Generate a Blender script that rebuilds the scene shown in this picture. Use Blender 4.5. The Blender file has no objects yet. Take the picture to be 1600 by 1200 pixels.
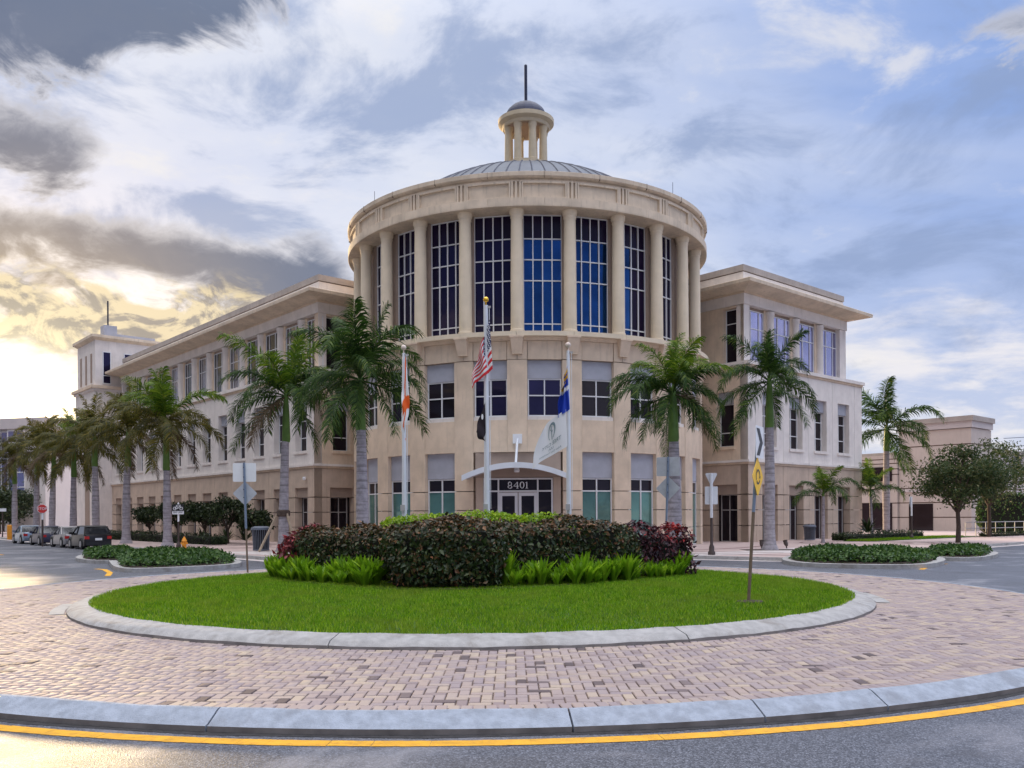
import bpy, bmesh, math, random
import numpy as np
from mathutils import Vector, Matrix
R = math.radians
rnd = random.Random(7)
rng = np.random.default_rng(11)
scene = bpy.context.scene
COL = scene.collection

# ------------------------------------------------------------------ camera
EYE = 1.68
FPX, PX0, PY0, ROLL = 1355.0, 800.0, 805.0, R(0.3)
cd = bpy.data.cameras.new('camera'); cam = bpy.data.objects.new('camera', cd); COL.objects.link(cam)
cam.location = (0, 0, EYE); cam.rotation_euler = (R(90), ROLL, 0)
cd.sensor_fit = 'HORIZONTAL'; cd.sensor_width = 36.0; cd.lens = FPX / 1600 * 36.0
cd.shift_y = (PY0 - 600) / 1600; cd.clip_end = 6000; cd.clip_start = 0.1
scene.camera = cam

# ------------------------------------------------------------------ light
SUN_AZ, SUN_EL = R(-29.5), R(6.6)
SUN = Vector((math.sin(SUN_AZ) * math.cos(SUN_EL), math.cos(SUN_AZ) * math.cos(SUN_EL), math.sin(SUN_EL)))
sl = bpy.data.lights.new('sun', 'SUN'); so = bpy.data.objects.new('sun', sl); COL.objects.link(so)
sl.energy = 3.6; sl.angle = R(6); sl.color = (1.0, 0.72, 0.38)
so.rotation_euler = SUN.to_track_quat('Z', 'Y').to_euler(); so.location = (0, 0, 60)
vs = scene.view_settings
vs.view_transform = 'Standard'; vs.look = 'None'; vs.gamma = 1.0; vs.use_curve_mapping = False
vs.exposure = 1.04

cy = scene.cycles
cy.max_bounces = 5; cy.diffuse_bounces = 3; cy.glossy_bounces = 3; cy.transmission_bounces = 2; cy.transparent_max_bounces = 4

# ------------------------------------------------------------------ node helper
class NB:
    def __init__(self, nt): self.nt = nt
    def n(self, t, **kw):
        nd = self.nt.nodes.new(t)
        for k, v in kw.items(): setattr(nd, k, v)
        return nd
    def put(self, sock, v):
        if hasattr(v, 'is_linked') or isinstance(v, bpy.types.NodeSocket): self.nt.links.new(v, sock)
        else: sock.default_value = v
    def m(self, op, a, b=None, c=None, clamp=False):
        nd = self.n('ShaderNodeMath', operation=op, use_clamp=clamp)
        self.put(nd.inputs[0], a)
        if b is not None: self.put(nd.inputs[1], b)
        if c is not None: self.put(nd.inputs[2], c)
        return nd.outputs[0]
    def ss(self, x, a, b, o0=0.0, o1=1.0):
        nd = self.n('ShaderNodeMapRange', interpolation_type='SMOOTHSTEP')
        for i, v in enumerate((x, a, b, o0, o1)): self.put(nd.inputs[i], v)
        return nd.outputs[0]
    def mix(self, f, a, b, blend='MIX'):
        nd = self.n('ShaderNodeMix', data_type='RGBA', blend_type=blend)
        self.put(nd.inputs[0], f); self.put(nd.inputs[6], a); self.put(nd.inputs[7], b)
        return nd.outputs[2]
    def noise(self, vec, scale, detail=4, rough=0.5, dist=0.0):
        nd = self.n('ShaderNodeTexNoise')
        if vec is not None: self.put(nd.inputs['Vector'], vec)
        nd.inputs['Scale'].default_value = scale; nd.inputs['Detail'].default_value = detail
        nd.inputs['Roughness'].default_value = rough; nd.inputs['Distortion'].default_value = dist
        return nd.outputs[0]
    def vec(self, x, y, z):
        nd = self.n('ShaderNodeCombineXYZ')
        for i, v in enumerate((x, y, z)): self.put(nd.inputs[i], v)
        return nd.outputs[0]
    def ramp(self, f, stops, interp='LINEAR'):
        nd = self.n('ShaderNodeValToRGB'); cr = nd.color_ramp; cr.interpolation = interp
        while len(cr.elements) > 1: cr.elements.remove(cr.elements[0])
        cr.elements[0].position = stops[0][0]; cr.elements[0].color = (*stops[0][1], 1)
        for p, c in stops[1:]:
            e = cr.elements.new(p); e.color = (*c, 1)
        self.put(nd.inputs[0], f)
        return nd.outputs[0]

# ------------------------------------------------------------------ world: veiled evening sky with cloud banks
def build_world():
    w = bpy.data.worlds.new('World'); scene.world = w; w.use_nodes = True
    nt = w.node_tree; nt.nodes.clear(); b = NB(nt)
    out = b.n('ShaderNodeOutputWorld'); bg = b.n('ShaderNodeBackground'); bg.inputs[1].default_value = 0.1
    nt.links.new(bg.outputs[0], out.inputs[0])
    sky = b.n('ShaderNodeTexSky', sky_type='NISHITA'); sky.sun_disc = False
    sky.sun_elevation = SUN_EL; sky.sun_rotation = SUN_AZ; sky.dust_density = 2.0
    tc = b.n('ShaderNodeTexCoord'); d = tc.outputs['Generated']
    sp = b.n('ShaderNodeSeparateXYZ'); b.put(sp.inputs[0], d); x, y, z = sp.outputs
    zc = b.m('MAXIMUM', z, 0.0)
    k = b.m('ADD', zc, 0.16)
    px, py = b.m('DIVIDE', x, k), b.m('DIVIDE', y, k)
    P = b.vec(px, py, 0.0)
    Ps = b.vec(b.m('ADD', b.m('MULTIPLY', px, 0.75), 3.1), b.m('ADD', py, 1.7), 0.3)
    az = b.m('MULTIPLY', b.m('ARCTAN2', x, y), 57.2958)
    el = b.m('MULTIPLY', b.m('ARCSINE', z), 57.2958)
    dt = b.n('ShaderNodeVectorMath', operation='DOT_PRODUCT'); b.put(dt.inputs[0], d); dt.inputs[1].default_value = SUN
    s = b.m('MAXIMUM', dt.outputs['Value'], 0.0)
    # thin veil: blue away from the sun, pale towards it
    n0 = b.noise(P, 0.55, 6, 0.55, 0.6)
    n1 = b.noise(Ps, 1.25, 9, 0.58, 0.4)
    n2 = b.noise(P, 3.2, 8, 0.6, 0.3)
    blue = (1.55, 2.35, 4.5, 1); pale = (4.5, 4.7, 5.3, 1)
    t = b.ss(s, 0.50, 0.95)
    base = b.mix(b.m('ADD', b.m('MULTIPLY', t, 0.75), b.m('MULTIPLY', b.m('SUBTRACT', n0, 0.44), 2.6), clamp=True), blue, pale)
    low = b.ss(el, 19.0, 4.0)
    base = b.mix(b.m('MULTIPLY', low, 0.5), base, (4.9, 4.9, 5.2, 1))
    base = b.mix(0.08, base, sky.outputs[0], 'ADD')
    wisp = b.ss(b.m('ADD', b.m('MULTIPLY', n1, 0.6), b.m('MULTIPLY', n2, 0.4)), 0.50, 0.64)
    base = b.mix(b.m('MULTIPLY', wisp, 0.75), base, (5.9, 5.6, 5.5, 1))
    nm = b.noise(b.vec(b.m('MULTIPLY', az, 0.085), b.m('MULTIPLY', el, 0.17), 4.0), 1.0, 10, 0.6, 0.35)
    base = b.mix(b.m('MULTIPLY', b.ss(nm, 0.46, 0.63), 0.75), base, (1.7, 2.25, 3.6, 1))
    base = b.mix(b.m('MULTIPLY', b.ss(nm, 0.45, 0.30), 0.6), base, (5.6, 5.4, 5.2, 1))
    # cloud banks
    def gauss(v, c, sg):
        q = b.m('DIVIDE', b.m('SUBTRACT', v, c), sg)
        return b.m('EXPONENT', b.m('MULTIPLY', b.m('MULTIPLY', q, q), -1.0))
    nb = b.noise(b.vec(b.m('MULTIPLY', az, 0.11), b.m('MULTIPLY', el, 0.22), 0.0), 1.0, 9, 0.62, 0.6)
    nf = b.noise(b.vec(b.m('MULTIPLY', az, 0.5), b.m('MULTIPLY', el, 0.8), 7.0), 1.0, 9, 0.62, 0.5)
    elw = b.m('ADD', el, b.m('MULTIPLY', b.m('SUBTRACT', nb, 0.5), 7.0))
    bank = b.m('MULTIPLY', gauss(elw, 15.4, 2.3), b.ss(az, -7.5, -13.0))
    diag = b.m('ADD', elw, b.m('MULTIPLY', az, -0.42))
    topl = b.m('MULTIPLY', b.ss(diag, 33.2, 38.0), b.ss(az, -6.0, -18.0))
    mid = b.m('MULTIPLY', b.m('MULTIPLY', gauss(elw, 20.5, 3.2), b.ss(az, -22.0, -28.0)), 0.9)
    topr = b.m('MULTIPLY', b.m('MULTIPLY', gauss(elw, 25.5, 2.2), gauss(az, 31.0, 5.5)), 0.75)
    lowr = b.m('MULTIPLY', b.m('MULTIPLY', gauss(elw, 9.0, 1.0), gauss(az, 22.0, 2.5)), 0.45)
    w_ = b.m('MAXIMUM', b.m('MAXIMUM', bank, topl), b.m('MAXIMUM', mid, b.m('MAXIMUM', topr, lowr)))
    dens = b.m('ADD', b.m('ADD', b.m('MULTIPLY', nb, 0.7), b.m('MULTIPLY', nf, 0.3)), b.m('MULTIPLY', w_, 0.58))
    cm = b.ss(dens, 0.72, 0.90)
    thick = b.ss(dens, 0.82, 1.06)
    ccol = b.mix(thick, (3.4, 3.5, 4.0, 1), (0.72, 0.98, 1.6, 1))
    near = b.m('POWER', s, 34.0)
    ccol = b.mix(b.m('MULTIPLY', near, 0.22), ccol, (4.2, 3.1, 1.6, 1))
    colr = b.mix(b.m('MULTIPLY', cm, 0.92), base, ccol)
    # glow of the veiled sun
    g1 = b.m('MULTIPLY', b.m('POWER', s, 60.0), 2.6)
    colr = b.mix(1.0, colr, b.mix(1.0, (1.0, 0.60, 0.08, 1), b.vec(g1, g1, g1), 'MULTIPLY'), 'ADD')
    # low sunlit cumulus by the sun
    n3 = b.noise(b.vec(b.m('MULTIPLY', az, 0.20), b.m('MULTIPLY', el, 0.32), 2.0), 1.5, 10, 0.62, 0.7)
    n4 = b.noise(b.vec(b.m('MULTIPLY', az, 0.20), b.m('MULTIPLY', b.m('ADD', el, 0.45), 0.32), 2.0), 1.5, 10, 0.62, 0.7)
    cum = b.m('MULTIPLY', gauss(el, 11.3, 2.7), b.ss(az, -10.0, -18.0))
    cmk = b.ss(b.m('ADD', b.m('ADD', b.m('MULTIPLY', n3, 0.75), b.m('MULTIPLY', nf, 0.25)), b.m('MULTIPLY', cum, 0.26)), 0.55, 0.72)
    shade = b.ss(b.m('ADD', b.m('SUBTRACT', n4, n3), b.m('MULTIPLY', b.m('SUBTRACT', nf, 0.5), 0.25)), -0.07, 0.08)
    ccl = b.mix(shade, (5.6, 4.6, 2.9, 1), (2.3, 2.0, 1.65, 1))
    colr = b.mix(b.m('MULTIPLY', b.m('MULTIPLY', cmk, b.ss(cum, 0.05, 0.5)), 0.9), colr, ccl)
    streak = b.m('MULTIPLY', b.m('MULTIPLY', gauss(elw, 4.6, 1.3), b.ss(az, -16.0, -26.0)), b.ss(n3, 0.42, 0.6))
    colr = b.mix(b.m('MULTIPLY', streak, 0.6), colr, (4.4, 2.7, 0.9, 1))
    g2 = b.m('ADD', b.m('MULTIPLY', b.m('POWER', s, 300.0), 2.6), b.m('MULTIPLY', b.m('POWER', s, 1200.0), 14.0))
    g3 = b.mix(1.0, colr, b.mix(1.0, (1.0, 0.86, 0.50, 1), b.vec(g2, g2, g2), 'MULTIPLY'), 'ADD')
    # upper sky, mostly out of frame, whitened and boosted to brighten facades and ground
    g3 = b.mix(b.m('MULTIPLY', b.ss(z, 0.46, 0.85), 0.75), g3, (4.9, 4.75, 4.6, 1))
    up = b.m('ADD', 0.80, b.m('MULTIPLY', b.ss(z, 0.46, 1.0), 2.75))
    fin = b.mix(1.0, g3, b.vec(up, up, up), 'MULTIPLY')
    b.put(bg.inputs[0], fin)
build_world()

# ------------------------------------------------------------------ materials
M = {}
def mat(name, col, rough=0.7, var=0.0, scale=3.0, bump=0.0, bscale=40.0, spec=0.4, metal=0.0, dark=None, streak=0.0,
        coord='Object', trans=0.0, emis=None, dscale=0.8):
    m = bpy.data.materials.new(name); m.use_nodes = True; nt = m.node_tree; b = NB(nt)
    p = nt.nodes['Principled BSDF']
    p.inputs['Roughness'].default_value = rough; p.inputs['Specular IOR Level'].default_value = spec
    p.inputs['Metallic'].default_value = metal
    c = (*col, 1)
    if var or bump or dark or streak:
        tc = b.n('ShaderNodeTexCoord').outputs[coord]
    sock = None
    if var:
        n = b.noise(tc, scale, 6, 0.6)
        sock = b.mix(b.ss(n, 0.25, 0.75), tuple(v * (1 - var) for v in col) + (1,), tuple(min(1, v * (1 + var)) for v in col) + (1,))
    if streak:
        sp = b.n('ShaderNodeMapping'); b.put(sp.inputs[0], tc); sp.inputs['Scale'].default_value = (2.2, 2.2, 0.22)
        n = b.noise(sp.outputs[0], 2.5, 5, 0.6)
        sock = b.mix(b.m('MULTIPLY', b.ss(n, 0.5, 0.78), streak), sock if sock else c, tuple(v * 0.55 for v in col) + (1,))
    if dark:
        n = b.noise(tc, dscale, 5, 0.6)
        sock = b.mix(b.m('MULTIPLY', b.ss(n, 0.5, 0.7), 0.7), sock if sock else c, (*dark, 1))
    b.put(p.inputs['Base Color'], sock if sock else c)
    if bump:
        bp = b.n('ShaderNodeBump'); bp.inputs['Strength'].default_value = bump; bp.inputs['Distance'].default_value = 0.02
        b.put(bp.inputs['Height'], b.noise(tc, bscale, 4, 0.6)); nt.links.new(bp.outputs[0], p.inputs['Normal'])
    if emis:
        p.inputs['Emission Color'].default_value = (*emis[0], 1); p.inputs['Emission Strength'].default_value = emis[1]
    M[name] = m
    return m

def leafmat(name, stops, rough=0.45, trans=0.35, obj_random=False, spec=0.35):
    m = bpy.data.materials.new(name); m.use_nodes = True; nt = m.node_tree; b = NB(nt)
    p = nt.nodes['Principled BSDF']; p.inputs['Roughness'].default_value = rough; p.inputs['Specular IOR Level'].default_value = spec
    r = b.n('ShaderNodeNewGeometry').outputs['Random Per Island']
    if obj_random:
        o = b.n('ShaderNodeObjectInfo').outputs['Random']
        r = b.m('FRACT', b.m('ADD', r, b.m('MULTIPLY', o, 0.0))); 
    c = b.ramp(r, stops)
    b.put(p.inputs['Base Color'], c)
    tr = b.n('ShaderNodeBsdfTranslucent'); b.put(tr.inputs[0], c)
    mx = b.n('ShaderNodeMixShader'); mx.inputs[0].default_value = trans
    nt.links.new(p.outputs[0], mx.inputs[1]); nt.links.new(tr.outputs[0], mx.inputs[2])
    nt.links.new(mx.outputs[0], nt.nodes['Material Output'].inputs[0])
    M[name] = m
    return m

def glassmat(name, col, rough=0.04, metal=0.55, var=0.35, spec=0.6):
    m = bpy.data.materials.new(name); m.use_nodes = True; nt = m.node_tree; b = NB(nt)
    p = nt.nodes['Principled BSDF']; p.inputs['Roughness'].default_value = rough
    p.inputs['Specular IOR Level'].default_value = spec; p.inputs['Metallic'].default_value = metal
    o = b.n('ShaderNodeObjectInfo').outputs['Random']
    gpos = b.n('ShaderNodeNewGeometry').outputs['Position']
    o = b.m('ADD', b.m('MULTIPLY', o, 0.5), b.m('MULTIPLY', b.ss(b.noise(gpos, 0.55, 5, 0.6, 0.8), 0.3, 0.7), 0.5))  # colour mottling stands in for cloudy reflections in the panes
    b.put(p.inputs['Base Color'], b.mix(o, tuple(c * (1 - var) for c in col) + (1,), tuple(c * (1 + var) for c in col) + (1,)))
    tc = b.n('ShaderNodeTexCoord').outputs['Object']
    bp = b.n('ShaderNodeBump'); bp.inputs['Strength'].default_value = 0.10; bp.inputs['Distance'].default_value = 0.05
    b.put(bp.inputs['Height'], b.noise(tc, 1.3, 2)); nt.links.new(bp.outputs[0], p.inputs['Normal'])
    M[name] = m

mat('stucco', (0.71, 0.565, 0.43), 0.85, 0.13, 1.1, 0.3, 45, streak=0.38)
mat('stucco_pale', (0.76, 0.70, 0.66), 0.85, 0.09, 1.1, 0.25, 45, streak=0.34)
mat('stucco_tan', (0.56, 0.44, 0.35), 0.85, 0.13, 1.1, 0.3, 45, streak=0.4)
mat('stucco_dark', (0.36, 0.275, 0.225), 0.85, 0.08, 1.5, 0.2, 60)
mat('column', (0.75, 0.635, 0.48), 0.8, 0.07, 1.2, 0.15, 50, streak=0.15)
mat('cornice', (0.68, 0.565, 0.44), 0.85, 0.16, 1.0, 0.3, 40, streak=0.6)
mat('cap_grey', (0.40, 0.355, 0.33), 0.85, 0.14, 1.0, 0.2, 40, streak=0.4)
mat('groove', (0.16, 0.115, 0.09), 0.9)
mat('grey_panel', (0.40, 0.41, 0.47), 0.7, 0.08, 2.0, 0.15, 50)
mat('white_frame', (0.74, 0.74, 0.76), 0.4)
mat('grey_frame', (0.42, 0.40, 0.40), 0.45)
mat('steel_roof', (0.085, 0.10, 0.13), 0.5, 0.15, 0.8, metal=0.3)
mat('steel_dark', (0.035, 0.04, 0.07), 0.45, metal=0.5)
mat('cupola_stone', (0.55, 0.47, 0.34), 0.8, 0.08, 2.0, 0.1, 40)
mat('canopy_white', (0.70, 0.74, 0.80), 0.35, 0.05, 2.0)
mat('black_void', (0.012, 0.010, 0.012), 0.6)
glassmat('glass_blue', (0.012, 0.052, 0.165), metal=0.8, spec=0.35, var=0.5)
glassmat('glass_violet', (0.022, 0.019, 0.06), metal=0.6, spec=0.3)
glassmat('glass_top', (0.014, 0.008, 0.03), metal=0.0, rough=0.2, spec=0.15)
glassmat('glass_sky', (0.36, 0.36, 0.58), metal=0.9, var=0.25)
glassmat('glass_dusk', (0.13, 0.11, 0.13), metal=0.7, var=0.5)
glassmat('glass_dark', (0.018, 0.013, 0.02), metal=0.1, spec=0.3)
glassmat('glass_teal', (0.09, 0.20, 0.18), metal=0.35, rough=0.06, var=0.5)
mat('concrete', (0.36, 0.35, 0.345), 0.8, 0.18, 7.0, 0.5, 60, dark=(0.22, 0.20, 0.18), dscale=2.4)
mat('kerb_blue', (0.30, 0.335, 0.40), 0.75, 0.20, 9.0, 0.5, 70, dark=(0.21, 0.225, 0.26), dscale=3.5)
mat('kerb_dark', (0.17, 0.155, 0.15), 0.9, 0.3, 4.0)
mat('gutter_dirt', (0.035, 0.033, 0.036), 0.8, 0.4, 12.0, 0.5, 90)
mat('yellow_paint', (0.74, 0.37, 0.015), 0.6, 0.14, 6.0, 0.3, 90, dark=(0.50, 0.24, 0.02), dscale=9)
mat('white_sheet', (0.78, 0.79, 0.82), 0.4, 0.04, 4.0)
mat('aluminium', (0.52, 0.55, 0.60), 0.42, 0.10, 6.0, metal=0.55)
mat('post_rust', (0.17, 0.12, 0.085), 0.75, 0.25, 8.0)
mat('post_blue', (0.20, 0.25, 0.34), 0.5, 0.1, 6.0, metal=0.4)
mat('pole_white', (0.72, 0.74, 0.78), 0.35, 0.05, 3.0, metal=0.25)
mat('gold', (0.85, 0.50, 0.06), 0.28, metal=0.85)
mat('pearl', (0.72, 0.60, 0.52), 0.3)
mat('black_paint', (0.02, 0.02, 0.024), 0.45)
mat('sign_yellow', (0.95, 0.55, 0.02), 0.45, 0.08, 9.0)
mat('sign_red', (0.55, 0.035, 0.03), 0.45)
mat('hydrant', (0.75, 0.30, 0.03), 0.5, 0.1, 6.0)
mat('can_steel', (0.17, 0.19, 0.24), 0.5, 0.1, 4.0, metal=0.4)
mat('bronze', (0.07, 0.05, 0.045), 0.5)
mat('wood', (0.42, 0.33, 0.24), 0.8, 0.2, 5.0)
mat('soil', (0.055, 0.038, 0.028), 0.95, 0.3, 6.0)
mat('plaza', (0.50, 0.385, 0.36), 0.85, 0.12, 0.9, 0.2, 60, dark=(0.38, 0.28, 0.26), dscale=0.45)
mat('plaza_band', (0.25, 0.16, 0.15), 0.85, 0.15, 2.0)
mat('plaza_light', (0.58, 0.52, 0.50), 0.85, 0.10, 2.0)
mat('sand', (0.17, 0.125, 0.105), 0.95, 0.2, 8.0)
mat('trunk', (0.36, 0.33, 0.36), 0.85, 0.25, 5.0, 0.5, 20, streak=0.3)
def ringed(m):
    nt = m.node_tree; b = NB(nt); p = nt.nodes['Principled BSDF']; src = p.inputs['Base Color'].links[0].from_socket
    mp = b.n('ShaderNodeMapping'); b.put(mp.inputs[0], b.n('ShaderNodeTexCoord').outputs['Object']); mp.inputs['Scale'].default_value = (0.5, 0.5, 9.0)
    c = b.mix(b.m('MULTIPLY', b.ss(b.noise(mp.outputs[0], 1.0, 4, 0.6), 0.48, 0.62), 0.6), src, (0.15, 0.13, 0.135, 1))
    g = b.noise(b.n('ShaderNodeTexCoord').outputs['Object'], 1.3, 5, 0.65)
    b.put(p.inputs['Base Color'], b.mix(b.m('MULTIPLY', b.ss(g, 0.55, 0.7), 0.55), c, (0.10, 0.085, 0.08, 1)))
ringed(M['trunk'])
mat('crownshaft', (0.10, 0.19, 0.035), 0.45, 0.2, 3.0)
mat('bark', (0.085, 0.06, 0.048), 0.9, 0.3, 8.0, 0.6, 30)
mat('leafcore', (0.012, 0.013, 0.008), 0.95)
mat('tyre', (0.012, 0.012, 0.013), 0.8)
mat('rim', (0.38, 0.38, 0.40), 0.35, metal=0.8)
mat('car_glass', (0.02, 0.022, 0.028), 0.08, metal=0.2, spec=0.8)
mat('car_black', (0.012, 0.010, 0.012), 0.32, spec=0.35)
mat('car_silver', (0.26, 0.25, 0.26), 0.35, metal=0.5)
mat('car_navy', (0.03, 0.03, 0.06), 0.32, spec=0.4)
mat('car_blue', (0.22, 0.27, 0.34), 0.25, metal=0.4)
mat('tail_red', (0.45, 0.02, 0.02), 0.25)
mat('far_stone', (0.55, 0.48, 0.44), 0.85, 0.06, 0.8, 0.1, 30, streak=0.2)
mat('far_pale', (0.55, 0.50, 0.50), 0.85, 0.06, 0.8)
mat('far_wall', (0.62, 0.59, 0.575), 0.85, 0.05, 0.6)
mat('flag_white', (0.78, 0.77, 0.78), 0.8); mat('flag_red', (0.62, 0.02, 0.03), 0.75); mat('flag_navy', (0.015, 0.018, 0.09), 0.75)
mat('flag_orange', (0.80, 0.13, 0.02), 0.75); mat('flag_black', (0.02, 0.012, 0.018), 0.8); mat('flag_blue', (0.012, 0.05, 0.42), 0.7)
mat('flag_gold', (0.62, 0.36, 0.03), 0.7); mat('flag_ink', (0.20, 0.27, 0.29), 0.8)

def asphalt(name, c0, c1, rough, stain=None):
    m = bpy.data.materials.new(name); m.use_nodes = True; nt = m.node_tree; b = NB(nt); p = nt.nodes['Principled BSDF']
    tc = b.n('ShaderNodeTexCoord').outputs['Object']
    v = b.n('ShaderNodeTexVoronoi'); v.inputs['Scale'].default_value = 95.0; b.put(v.inputs['Vector'], tc)
    sp = b.n('ShaderNodeSeparateColor'); b.put(sp.inputs[0], v.outputs['Color'])
    g = b.m('POWER', sp.outputs[0], 2.2)
    big = b.noise(tc, 0.35, 6, 0.62, 0.8)
    c = b.mix(g, (*c0, 1), (*c1, 1))
    c = b.mix(b.m('MULTIPLY', b.ss(big, 0.5, 0.66), 0.6), c, (0.30, 0.29, 0.31, 1))
    c = b.mix(b.m('MULTIPLY', b.ss(b.noise(tc, 0.8, 5, 0.6), 0.52, 0.68), 0.55), c, (0.045, 0.043, 0.05, 1))
    b.put(p.inputs['Base Color'], c); b.put(p.inputs['Roughness'], b.ss(big, 0.3, 0.75, rough + 0.12, rough - 0.05))
    p.inputs['Specular IOR Level'].default_value = 0.5
    bp = b.n('ShaderNodeBump'); bp.inputs['Strength'].default_value = 0.35; bp.inputs['Distance'].default_value = 0.006
    b.put(bp.inputs['Height'], v.outputs['Distance']); nt.links.new(bp.outputs[0], p.inputs['Normal'])
    M[name] = m
asphalt('asphalt', (0.032, 0.034, 0.045), (0.20, 0.21, 0.25), 0.46)

PAV = [(0.0, (0.37, 0.285, 0.245)), (0.2, (0.33, 0.26, 0.245)), (0.38, (0.285, 0.23, 0.24)), (0.55, (0.35, 0.28, 0.262)),
       (0.76, (0.42, 0.335, 0.26)), (0.86, (0.31, 0.245, 0.24)), (0.955, (0.235, 0.18, 0.18)), (0.985, (0.085, 0.06, 0.062))]
def pavemat(name, island):
    m = bpy.data.materials.new(name); m.use_nodes = True; nt = m.node_tree; b = NB(nt); p = nt.nodes['Principled BSDF']
    r = b.n('ShaderNodeNewGeometry').outputs['Random Per Island'] if island else b.n('ShaderNodeObjectInfo').outputs['Random']
    c = b.ramp(r, PAV, 'CONSTANT' if False else 'LINEAR')
    g = b.n('ShaderNodeNewGeometry').outputs['Position']
    n = b.noise(g, 9.0, 6, 0.65); n2 = b.noise(g, 0.7, 4, 0.6)
    c = b.mix(b.m('MULTIPLY', b.ss(n, 0.5, 0.8), 0.3), c, (0.16, 0.12, 0.12, 1))
    c = b.mix(b.m('MULTIPLY', b.ss(n2, 0.52, 0.75), 0.3), c, (0.22, 0.17, 0.165, 1))
    b.put(p.inputs['Base Color'], c); p.inputs['Roughness'].default_value = 0.72
    bp = b.n('ShaderNodeBump'); bp.inputs['Strength'].default_value = 0.3; bp.inputs['Distance'].default_value = 0.006
    b.put(bp.inputs['Height'], b.noise(g, 60.0, 4)); nt.links.new(bp.outputs[0], p.inputs['Normal'])
    M[name] = m
pavemat('paver', False); pavemat('paver_all', True)

leafmat('grass', [(0, (0.06, 0.17, 0.004)), (0.4, (0.13, 0.30, 0.005)), (0.75, (0.24, 0.43, 0.008)), (0.93, (0.38, 0.52, 0.02)), (1, (0.48, 0.50, 0.10))], 0.5, 0.4)
def patchy(m, tint, scale, amt):
    nt = m.node_tree; b = NB(nt); p = nt.nodes['Principled BSDF']; src = p.inputs['Base Color'].links[0].from_socket
    n = b.noise(b.n('ShaderNodeNewGeometry').outputs['Position'], scale, 5, 0.6, 0.5)
    c = b.mix(b.m('MULTIPLY', b.ss(n, 0.46, 0.68), amt), src, (*tint, 1)); n2 = b.noise(b.n('ShaderNodeNewGeometry').outputs['Position'], scale*3.1, 4, 0.6)
    c = b.mix(b.m('MULTIPLY', b.ss(n2, 0.5, 0.72), 0.45), c, (0.03, 0.085, 0.004, 1))
    for l in list(nt.links):
        if l.from_socket == src: nt.links.new(c, l.to_socket) if l.to_node.type != 'MIX' else None
patchy(M['grass'], (0.25, 0.33, 0.03), 0.9, 0.55)
leafmat('fern', [(0, (0.10, 0.22, 0.008)), (0.5, (0.19, 0.37, 0.012)), (1, (0.34, 0.52, 0.03))], 0.5, 0.45)
leafmat('lime_leaf', [(0, (0.12, 0.24, 0.008)), (0.6, (0.26, 0.42, 0.012)), (1, (0.42, 0.55, 0.03))], 0.45, 0.4)
leafmat('copper_leaf', [(0, (0.012, 0.026, 0.008)), (0.4, (0.032, 0.056, 0.015)), (0.7, (0.06, 0.088, 0.024)), (0.86, (0.10, 0.075, 0.028)), (0.96, (0.17, 0.075, 0.035)), (1, (0.30, 0.13, 0.065))], 0.4, 0.2, spec=0.4)
leafmat('rust_leaf', [(0, (0.022, 0.03, 0.010)), (0.45, (0.055, 0.045, 0.018)), (0.75, (0.11, 0.062, 0.028)), (0.93, (0.21, 0.10, 0.042)), (1, (0.38, 0.19, 0.085))], 0.4, 0.2)
leafmat('red_leaf', [(0, (0.05, 0.014, 0.016)), (0.5, (0.13, 0.022, 0.028)), (0.8, (0.24, 0.035, 0.04)), (1, (0.45, 0.05, 0.06))], 0.4, 0.25)
leafmat('purple_leaf', [(0, (0.018, 0.010, 0.013)), (0.55, (0.055, 0.020, 0.028)), (0.88, (0.10, 0.032, 0.042)), (1, (0.28, 0.035, 0.045))], 0.4, 0.2)
leafmat('scarlet_leaf', [(0, (0.06, 0.012, 0.016)), (0.5, (0.15, 0.016, 0.02)), (0.8, (0.34, 0.018, 0.02)), (1, (0.50, 0.04, 0.03))], 0.4, 0.25)
leafmat('cover_leaf', [(0, (0.02, 0.06, 0.012)), (0.5, (0.045, 0.11, 0.02)), (1, (0.10, 0.18, 0.03))], 0.45, 0.25)
leafmat('dark_leaf', [(0, (0.010, 0.022, 0.008)), (0.6, (0.026, 0.045, 0.014)), (1, (0.06, 0.085, 0.025))], 0.45, 0.2)
leafmat('tree_leaf', [(0, (0.025, 0.05, 0.014)), (0.6, (0.06, 0.095, 0.026)), (1, (0.14, 0.14, 0.05))], 0.5, 0.35)
leafmat('palm_leaf', [(0, (0.012, 0.036, 0.008)), (0.5, (0.032, 0.078, 0.012)), (0.85, (0.07, 0.135, 0.02)), (1, (0.18, 0.24, 0.04))], 0.5, 0.32, spec=0.22)
leafmat('palm_yellow', [(0, (0.04, 0.09, 0.008)), (0.5, (0.09, 0.18, 0.012)), (1, (0.26, 0.33, 0.03))], 0.5, 0.38, spec=0.22)
leafmat('palm_dry', [(0, (0.04, 0.045, 0.008)), (0.5, (0.09, 0.09, 0.014)), (0.85, (0.17, 0.145, 0.022)), (1, (0.28, 0.21, 0.04))], 0.5, 0.45)  # gold of the low sun put into the leaf colour of the left-hand palms
leafmat('palm_brown', [(0, (0.07, 0.045, 0.025)), (1, (0.17, 0.115, 0.06))], 0.6, 0.2)

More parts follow.
